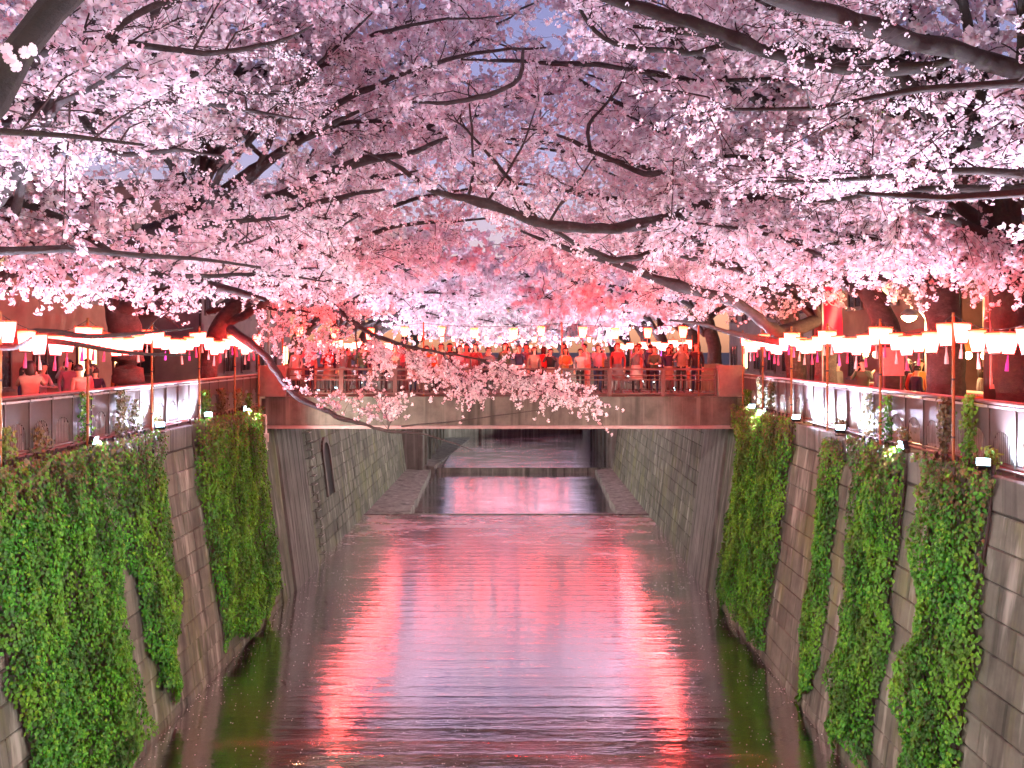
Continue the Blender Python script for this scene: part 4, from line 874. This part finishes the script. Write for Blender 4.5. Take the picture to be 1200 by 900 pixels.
# ------------------------------------------------------------------ people
def make_body(name, arms, lean=0.0):
    J = []; E = []; Lb = []
    def add(p, r, parent=None, lab='top'):
        J.append((p, r)); Lb.append(lab)
        if parent is not None: E.append((parent, len(J)-1))
        return len(J)-1
    pel = add((0, 0, .93), .135, None, 'pants'); bel = add((0, -.01, 1.09), .125, pel); ch = add((0, -.01-lean*.3, 1.28), .14, bel)
    nb = add((0, -lean*.5, 1.42), .065, ch); nk = add((0, -.01-lean*.6, 1.49), .052, nb, 'skin')
    h0 = add((0, -.03-lean*.7, 1.555), .07, nk, 'skin'); h1 = add((0, -.025-lean*.7, 1.63), .092, h0, 'skin'); add((0, -.01-lean*.7, 1.70), .066, h1, 'skin')
    for s in (-1, 1):
        hp = add((s*.09, 0, .86), .095, pel, 'pants'); kn = add((s*.1, -.02, .48), .064, hp, 'pants'); an = add((s*.1, .02, .10), .044, kn, 'pants'); add((s*.12, -.13, .035), .036, an, 'shoe')
        sh = add((s*.175, -lean*.45, 1.38), .062, ch); el, wr = arms[s]
        e = add(el, .046, sh); w_ = add(wr, .033, e, 'top'); d = np.array(wr)-np.array(el); d /= np.linalg.norm(d)
        side = np.cross(d, (0, 0, 1.0)); side = side/(np.linalg.norm(side)+1e-6)
        hd = np.array(wr)+d*.07; hi = add(tuple(hd), .028, w_, 'skin')
        for k in range(4):
            o = side*(k-1.5)*.021; ln = (.055, .07, .066, .05)[k]
            f1 = add(tuple(hd+d*.03+o), .0095, hi, 'skin'); add(tuple(hd+d*(.03+ln)+o+np.array([0, 0, -.012])), .008, f1, 'skin')
        th = np.array(wr)+d*.03; t1 = add(tuple(th-side*s*.035), .011, hi, 'skin'); add(tuple(th-side*s*.05+d*.045), .009, t1, 'skin')
    me = bpy.data.meshes.new(name); me.from_pydata([j[0] for j in J], E, []); o = bpy.data.objects.new(name, me); COL.objects.link(o)
    sk = o.modifiers.new('s', 'SKIN'); sk.use_smooth_shade = True
    for i, sv in enumerate(me.skin_vertices[0].data): r = J[i][1]; sv.radius = (r, r); sv.use_root = (i == 0)
    sb = o.modifiers.new('d', 'SUBSURF'); sb.levels = 1; sb.render_levels = 1
    out = bpy.data.meshes.new_from_object(o.evaluated_get(bpy.context.evaluated_depsgraph_get())); out.name = name
    bpy.data.objects.remove(o)
    bm = bmesh.new(); bm.from_mesh(out)
    hc = Vector((0, -.025-lean*.7, 1.63))
    for dx, dz, r in ((0, -.005, .017), (-.092, 0, .02), (.092, 0, .02)):      # nose and ears
        g = bmesh.ops.create_icosphere(bm, subdivisions=1, radius=r, matrix=Matrix.Translation(hc+Vector((dx, -.098 if dx == 0 else .0, dz))))
    bm.to_mesh(out); bm.free()
    # colour faces by the nearest bone
    A = np.array([J[a][0] for a, b in E]); B = np.array([J[b][0] for a, b in E]); lb = [Lb[b] for a, b in E]
    names = ['top', 'pants', 'skin', 'shoe']; out.materials.clear()
    for k in names: out.materials.append({'skin': M['skin'], 'shoe': M['shoe']}.get(k, M['ink']))
    for p in out.polygons:
        c = np.array(p.center); t = np.clip(((c-A)*(B-A)).sum(1)/((B-A)**2).sum(1), 0, 1); q = A+(B-A)*t[:, None]
        p.material_index = names.index(lb[int(np.argmin(((c-q)**2).sum(1)))])
        if c[2] > 1.47 and abs(c[0]) < .13 and c[1] > -.2: p.material_index = 2
        p.use_smooth = True
    return out, hc
BOD = {}
def sym(el, wr): return {s: ((s*el[0], el[1], el[2]), (s*wr[0], wr[1], wr[2])) for s in (-1, 1)}
for k, a, l in (('stand', sym((.24, .03, 1.12), (.23, -.07, .9)), 0), ('photo', sym((.25, -.17, 1.22), (.1, -.33, 1.45)), 0), ('lean', sym((.23, -.16, 1.12), (.12, -.34, 1.10)), .12),
                ('one_up', {-1: ((-.24, .03, 1.12), (-.23, -.07, .9)), 1: ((.28, -.14, 1.34), (.2, -.28, 1.62))}, 0)):
    BOD[k] = make_body('body', a, l)
def hair_mesh(long_):
    mb = MB(); n = 14; prof = [(0.004, .118), (0.05, .108), (0.085, .075), (0.105, .03), (0.108, -.02)] + ([(0.105, -.08), (0.10, -.15), (0.07, -.21)] if long_ else [(0.098, -.05)])
    V = []; Fc = []
    for r, z in prof:
        for i in range(n):
            a = math.pi*(-0.12+1.24*i/(n-1)); V.append((r*math.cos(a), r*math.sin(a)*1.08-0.005, z))
    for j in range(len(prof)-1):
        for i in range(n-1): Fc.append((j*n+i, (j+1)*n+i, (j+1)*n+i+1, j*n+i+1))
    # fringe closing the crown towards the face
    k = len(V)
    for r, z in prof[:3]+[(0.104, .045)]:
        for i in range(8): a = math.pi*(1.12+0.76*i/7); V.append((r*math.cos(a), r*math.sin(a)*1.1-0.005, z))
    for j in range(3):
        for i in range(7): Fc.append((k+j*8+i, k+(j+1)*8+i, k+(j+1)*8+i+1, k+j*8+i+1))
    mb.add(V, Fc); me = mb.mesh('hair', True); me.materials.append(M['hair']); return me
HAIR = {0: hair_mesh(False), 1: hair_mesh(True)}
mb = MB(); mb.lathe([(0.155, 1.02), (0.19, .8), (0.24, .55), (0.26, .5)], n=14, cap=False); SK = mb.mesh('skirt', True)
CL = {'red': (.42, .05, .05), 'white': (.72, .68, .66), 'black': (.03, .03, .035), 'navy': (.04, .05, .12), 'grey': (.22, .21, .22), 'pink': (.65, .25, .32), 'orange': (.62, .24, .06), 'beige': (.5, .40, .30), 'green': (.10, .16, .09)}
CM = {k: plain('cloth_'+k, tuple(v*.75 for v in c), 0.85) for k, c in CL.items()}
PW = {'stand': 'standing', 'photo': 'raising both hands', 'lean': 'leaning forward', 'one_up': 'holding one hand up'}
seen = set()
def person(x, y, z, rot, pose, top, pants, long_, where, group, h=1.0, skirt=None):
    root = empty('person', (x, y, z)); root.rotation_euler = (0, 0, rot); root.scale = (h, h, h)
    hl = 'long' if long_ else 'short'
    tag(root, 'person, %s hair, %s top, %s %s, %s %s' % (hl, top, skirt or pants, 'skirt' if skirt else 'trousers', PW[pose], where), 'person', group)
    me, hc = BOD[pose]; b = link_mesh('body', me, None, root)
    for i, k in ((0, top), (1, pants)): b.material_slots[i].link = 'OBJECT'; b.material_slots[i].material = CM[k]
    link_mesh('hair', HAIR[long_], None, root, tuple(hc))
    if skirt: o = link_mesh('skirt', SK, CM[skirt], root); o.material_slots[0].link = 'OBJECT'; o.material_slots[0].material = CM[skirt]
rp = random.Random(4); cols = list(CL); poses = ['stand', 'photo', 'lean', 'one_up', 'photo']
k = 0; x = -8.0
while x < 6.9:
    pose = poses[k % 5]; sk = ['white', None, 'beige', None, None, None, 'grey'][k % 7]
    person(x, BR0+0.62+rp.uniform(0, .12), 0.47, rp.uniform(-.35, .35), pose, cols[(k*4+1) % 9], ['black', 'navy', 'grey'][k % 3], k % 2, 'at bridge railing', 'people along the bridge railing', rp.uniform(.93, 1.06), sk)
    x += rp.uniform(.46, .72); k += 1
x = -7.6
while x < 6.8:
    person(x, BR0+1.5+rp.uniform(0, 1.2), 0.47, rp.uniform(-1.2, 1.2)+(3.14 if k % 3 == 0 else 0), poses[(k*2) % 5], cols[(k*5+3) % 9], ['black', 'grey', 'beige'][k % 3], (k//2) % 2, 'in second row on bridge', 'people in the second row on the bridge', rp.uniform(.95, 1.06))
    x += rp.uniform(.5, .85); k += 1
for s, n in ((1, 26), (-1, 22)):
    for i in range(n):
        y = rp.uniform(13.5, 28); x = (wall_x(s, 0)+s*rp.uniform(1.3, 4.5))
        if any(abs(x-a)+abs(y-b) < .9 for a, b in [(9.1, 15), (9.6, 18.4), (9.6, 21.2), (9.5, 25.2), (9.75, 28.4), (-10.2, 21.4), (-10.2, 27), (-10.4, 14.3)]): x += s*1.2
        person(x, y, -0.02, rp.uniform(-3, 3), poses[k % 5] if i % 3 == 0 else 'stand', cols[(k*4+2) % 9], ['black', 'navy', 'grey', 'beige'][k % 4], k % 2, 'on %s path' % SIDE[s], 'people on the canal paths', rp.uniform(.93, 1.05)); k += 1

# ------------------------------------------------------------------ buildings, stalls, lamps, signs
M['lit'] = emit('lit_window', (1.0, 0.55, 0.22), 2.2); M['dim'] = plain('dark_glass', (0.03, 0.03, 0.04), 0.12)
M['roof'] = plain('roof_metal', (0.10, 0.10, 0.12), 0.5); M['lamp'] = emit('lamp_glow', (1.0, 0.62, 0.25), 30.0); M['bulb'] = emit('stall_bulb', (1.0, 0.55, 0.18), 22.0)
def building(x0, x1, y0, y1, h, face, col, label, gable=False, lit=0.3, seed=0):
    """face: +1 front looks towards +x (left bank), -1 towards -x; the y0 end looks at the viewer"""
    r = random.Random(seed); root = empty('building', ((x0+x1)/2, (y0+y1)/2, 0)); tag(root, label, 'building'); ox, oy = (x0+x1)/2, (y0+y1)/2
    wm = plain('wall_'+label[:8], col, 0.85, 0, 0.3, 1.5); W, L = (x1-x0)/2, (y1-y0)/2
    MB().box((-W, -L, -0.02), (W, L, h)).build('wall', wm, root)
    if gable: mb = MB(); mb.add([(-W-.3, -L-.3, h), (W+.3, -L-.3, h), (0, -L-.3, h+W*.75), (-W-.3, L+.3, h), (W+.3, L+.3, h), (0, L+.3, h+W*.75)], [(0,1,2), (3,5,4), (0,2,5,3), (1,4,5,2), (0,3,4,1)]); mb.build('roof', M['roof'], root)
    else: MB().box((-W-.15, -L-.15, h), (W+.15, L+.15, h+.35)).build('roof', M['roof'], root)
    fx = W*face; nfl = int(h/3); nb = max(2, int(2*L/2.6))
    def win(a, z, ww, hh, onend, mt):
        f = MB(); p = MB(); q = MB()
        def bx(m, u0, u1, z0, z1, d0, d1):
            if onend: m.box((u0, -L-d1, z0), (u1, -L-d0, z1))
            else: m.box((min(fx+face*d0, fx+face*d1), u0, z0), (max(fx+face*d0, fx+face*d1), u1, z1))
        for u0, u1, z0, z1 in ((a-ww/2-.07, a-ww/2, z-.07, z+hh+.07), (a+ww/2, a+ww/2+.07, z-.07, z+hh+.07), (a-ww/2, a+ww/2, z+hh, z+hh+.07), (a-ww/2, a+ww/2, z-.07, z), (a-.025, a+.025, z, z+hh)): bx(f, u0, u1, z0, z1, 0, .07)
        fo = f.build('window', M['post'], root); bx(p, a-ww/2, a+ww/2, z, z+hh, .004, .03); p.build('pane', mt, fo); bx(q, a-ww/2-.12, a+ww/2+.12, z-.15, z-.075, 0, .14); q.build('sill', M['smooth'], fo)
    for fl_ in range(nfl):
        for i in range(nb):
            a = -L+(i+.5)*2*L/nb; win(a, fl_*3+.9, 1.3, 1.35, False, M['lit'] if r.random() < lit else M['dim'])
        for i in range(2): win(-W+(i+.5)*W, fl_*3+.9, 1.2, 1.3, True, M['lit'] if r.random() < lit*.6 else M['dim'])
    d = MB(); d.box((min(fx, fx+face*.09), -L+.35, -.015), (max(fx, fx+face*.09), -L+1.0, 2.1)); d.build('door', M['post'], root)
    d = MB(); d.tube([(fx-face*.0+face*.06, -L-.06, 0), (fx+face*.06, -L-.06, h)], .06, 6); d.build('drainpipe', M['black'], root)
    return root
building(-24, -15.2, 13, 22, 9.2, 1, (.24, .15, .10), 'beige rendered building with brown drainpipe behind the lantern row', lit=.35, seed=1)
building(-25, -15.8, 23.5, 34, 7, 1, (.30, .16, .13), 'reddish brown low building behind the large leaning cherry', lit=.2, seed=2)
building(-27, -15.5, 40, 56, 10, 1, (.22, .17, .17), 'dim grey brown block beyond the bridge on the ladder side', lit=.2, seed=3)
building(14.2, 23, 17, 25, 5.6, -1, (.40, .34, .25), 'cream house with pitched grey roof behind the food stalls', gable=True, lit=.4, seed=4)
building(14.6, 24, 27, 37, 9.5, -1, (.26, .13, .10), 'dark red brown building behind the red banner', lit=.25, seed=5)
building(14.5, 25, 40, 56, 10, -1, (.20, .16, .17), 'dim grey block beyond the bridge on the stall side', lit=.2, seed=6)
def stall(x, y, label, col):
    root = empty('food_stall', (x, y, 0)); tag(root, label, 'stall'); am = plain('awning_'+label[:6], col, .8)
    for a in (-1, 1):
        for b in (-1, 1): MB().cbox((a*.9, b*1.2, 1.2), (.06, .06, 2.4)).build('post', M['steel'], root)
    MB().box((-1.0, -1.3, .45), (-.8, 1.3, .95)).build('counter_front', am, root); MB().box((-1.02, -1.32, .95), (-.3, 1.32, 1.0)).build('counter', M['white'], root)
    mb = MB(); mb.add([(-1.3, -1.4, 2.25), (-1.3, 1.4, 2.25), (1.0, 1.4, 2.75), (1.0, -1.4, 2.75), (-1.3, -1.4, 2.0), (-1.3, 1.4, 2.0)], [(0,1,2,3), (4,5,1,0)]); mb.build('awning', am, root)
    for k in range(4):
        q = MB().lathe([(.02, .12), (.07, .06), (.085, 0), (.06, -.06), (.01, -.085)], n=10).build('bulb', M['bulb'], root, (-.9, -1.05+k*.7, 1.9), True)
stall(12.0, 20.5, 'food stall with warm hanging bulbs and yellow awning under cherry trees', (.65, .42, .06))
stall(12.2, 25.5, 'food stall with red awning behind the red banner', (.55, .04, .05))
stall(11.9, 16.2, 'food stall with orange awning beside the vertical pole sign', (.6, .22, .05))
def street_lamp(x, y, h, arm, label):
    root = empty('street_lamp', (x, y, 0)); tag(root, label, 'street lamp')
    MB().tube([(0, 0, 0), (0, 0, h*.5), (0, 0, h)], [.08, .06, .05], 8).build('pole', M['steel'], root, smooth=True)
    MB().tube(smooth_path([(0, 0, h-.1), (arm*.4, 0, h+.15), (arm, 0, h+.1)], 4), .03, 6).build('arm', M['steel'], root, smooth=True)
    MB().lathe([(.05, .22), (.2, .12), (.24, .02), (.23, 0)], n=14).build('hood', M['steel'], root, (arm, 0, h), True)
    MB().lathe([(.2, -.002), (.17, -.08), (.08, -.14), (.01, -.16)], n=14).build('globe', M['lamp'], root, (arm, 0, h), True)
    ld_ = bpy.data.lights.new('lamp_light', 'POINT'); ld_.energy = 350; ld_.color = (1, .62, .3); ld_.shadow_soft_size = .2
    lo = bpy.data.objects.new('lamp_light', ld_); COL.objects.link(lo); lo.parent = root; lo.location = (arm, 0, h-.25)
street_lamp(-10.8, 35.6, 6.25, .6, 'street lamp with warm glow among branches at the bridge end')
street_lamp(11.6, 23.2, 3.0, -.5, 'low street lamp with blazing warm globe above the food stalls')
street_lamp(11.2, 37.5, 7.0, -.4, 'tall street lamp beyond the bridge on the stall side')
up = empty('utility_pole', P(1163, 470, 17.0)[:2]+(0,)); tag(up, 'dark round utility pole carrying the vertical pink sign', 'utility pole')
MB().tube([(0, 0, 0), (0, 0, 5), (0, 0, 9.5)], [.17, .15, .12], 12).build('shaft', M['post'], up, smooth=True)
for z in (2.0, 3.3, 3.9, 6.0): MB().lathe([(.178, z), (.178, z+.06)], n=12).build('band', M['steel'], up)
MB().cbox((0, 0, 8.6), (1.6, .1, .12)).build('crossarm', M['steel'], up)
sg = empty('pole_sign', (up.location.x, 16.80, 1.25)); tag(sg, 'narrow vertical pink sign strapped to the utility pole', 'sign')
MB().box((-.16, -.02, 0), (.16, .02, 2.0)).build('board', M['pink_board'], sg); MB().box((-.12, -.026, .1), (.12, -.022, .38)).build('dark_label', M['ink'], sg)
for k in range(6): MB().box((-.05, -.026, .55+k*.22), (.05, -.022, .67+k*.22)).build('mark', M['rib_pale'], sg)
bn = empty('banner', (8.95, 24.3, 0)); tag(bn, 'tall red banner with white ring emblem beside the reddish trunk', 'banner')
bx0, by0, bz1 = P(973, 340, 24.0)[0]-8.95, -.3, 3.85
MB().tube([(0.0, -.3, -.0), (0.0, -.3, 4.0)], .02, 6).build('staff', M['steel'], bn)
mb = MB(); nx, nz_ = 6, 16
V = [(.02+.55*i/nx, -.3+.05*math.sin(i*1.1+j*.35), 3.9-1.75*j/nz_) for j in range(nz_+1) for i in range(nx+1)]
mb.add(V, [(j*(nx+1)+i, (j+1)*(nx+1)+i, (j+1)*(nx+1)+i+1, j*(nx+1)+i+1) for j in range(nz_) for i in range(nx)]); mb.build('cloth', M['red_cloth'], bn, smooth=True)
mb = MB(); a = np.linspace(0, 2*np.pi, 25); mb.tube([(.30+.15*math.cos(t), -.375, 3.5+.15*math.sin(t)) for t in a], .014, 5); mb.build('ring_emblem', M['rib_pale'], bn)
pl = empty('placard', P(1047, 452, 19.0)[:2]+(0,)); tag(pl, 'plain pink placard on two legs behind the railing', 'placard')
MB().box((-.24, -.02, 1.45), (.24, .02, 2.1)).build('board', M['pink_board'], pl)
for sx in (-.2, .2): MB().cbox((sx, .04, .8), (.04, .04, 1.62)).build('leg', M['rail'], pl)
# ------------------------------------------------------------------ fallen petals on the water
rg = np.random.default_rng(77); nP = 7000
y = rg.uniform(13, WEIR-0.3, nP*3); x = rg.uniform(wall_x(-1, ZW)+0.05, wall_x(1, ZW)-0.05, nP*3); pn = value_noise(8)
ed = np.minimum(x-wall_x(-1, ZW), wall_x(1, ZW)-x); w_ = (pn(x*1.3+20, y*3.0) > 0.62)*0.35+np.exp(-ed/0.25)*0.9+0.05
kp = rg.random(nP*3) < w_; c = np.stack([x[kp], y[kp], np.full(kp.sum(), ZW+0.006)], 1)[:nP]
an = rg.uniform(0, 6.28, len(c)); u = np.stack([np.cos(an), np.sin(an), an*0], 1); v = np.stack([-np.sin(an), np.cos(an), an*0], 1); nn = np.tile([0, 0, 1.0], (len(c), 1))
V, Fc = scatter(np.array([(-1, -.6, 0), (.9, -.7, 0), (1, .6, 0), (-.8, .7, 0)]), np.array([(0, 1, 2, 3)]), c, u, v, nn, rg.uniform(.008, .016, len(c)))
tag(np_mesh('fallen_petals', V, Fc, M['petal'], None), 'pale fallen petals drifting on the dark canal water', 'petals', kind='stuff')
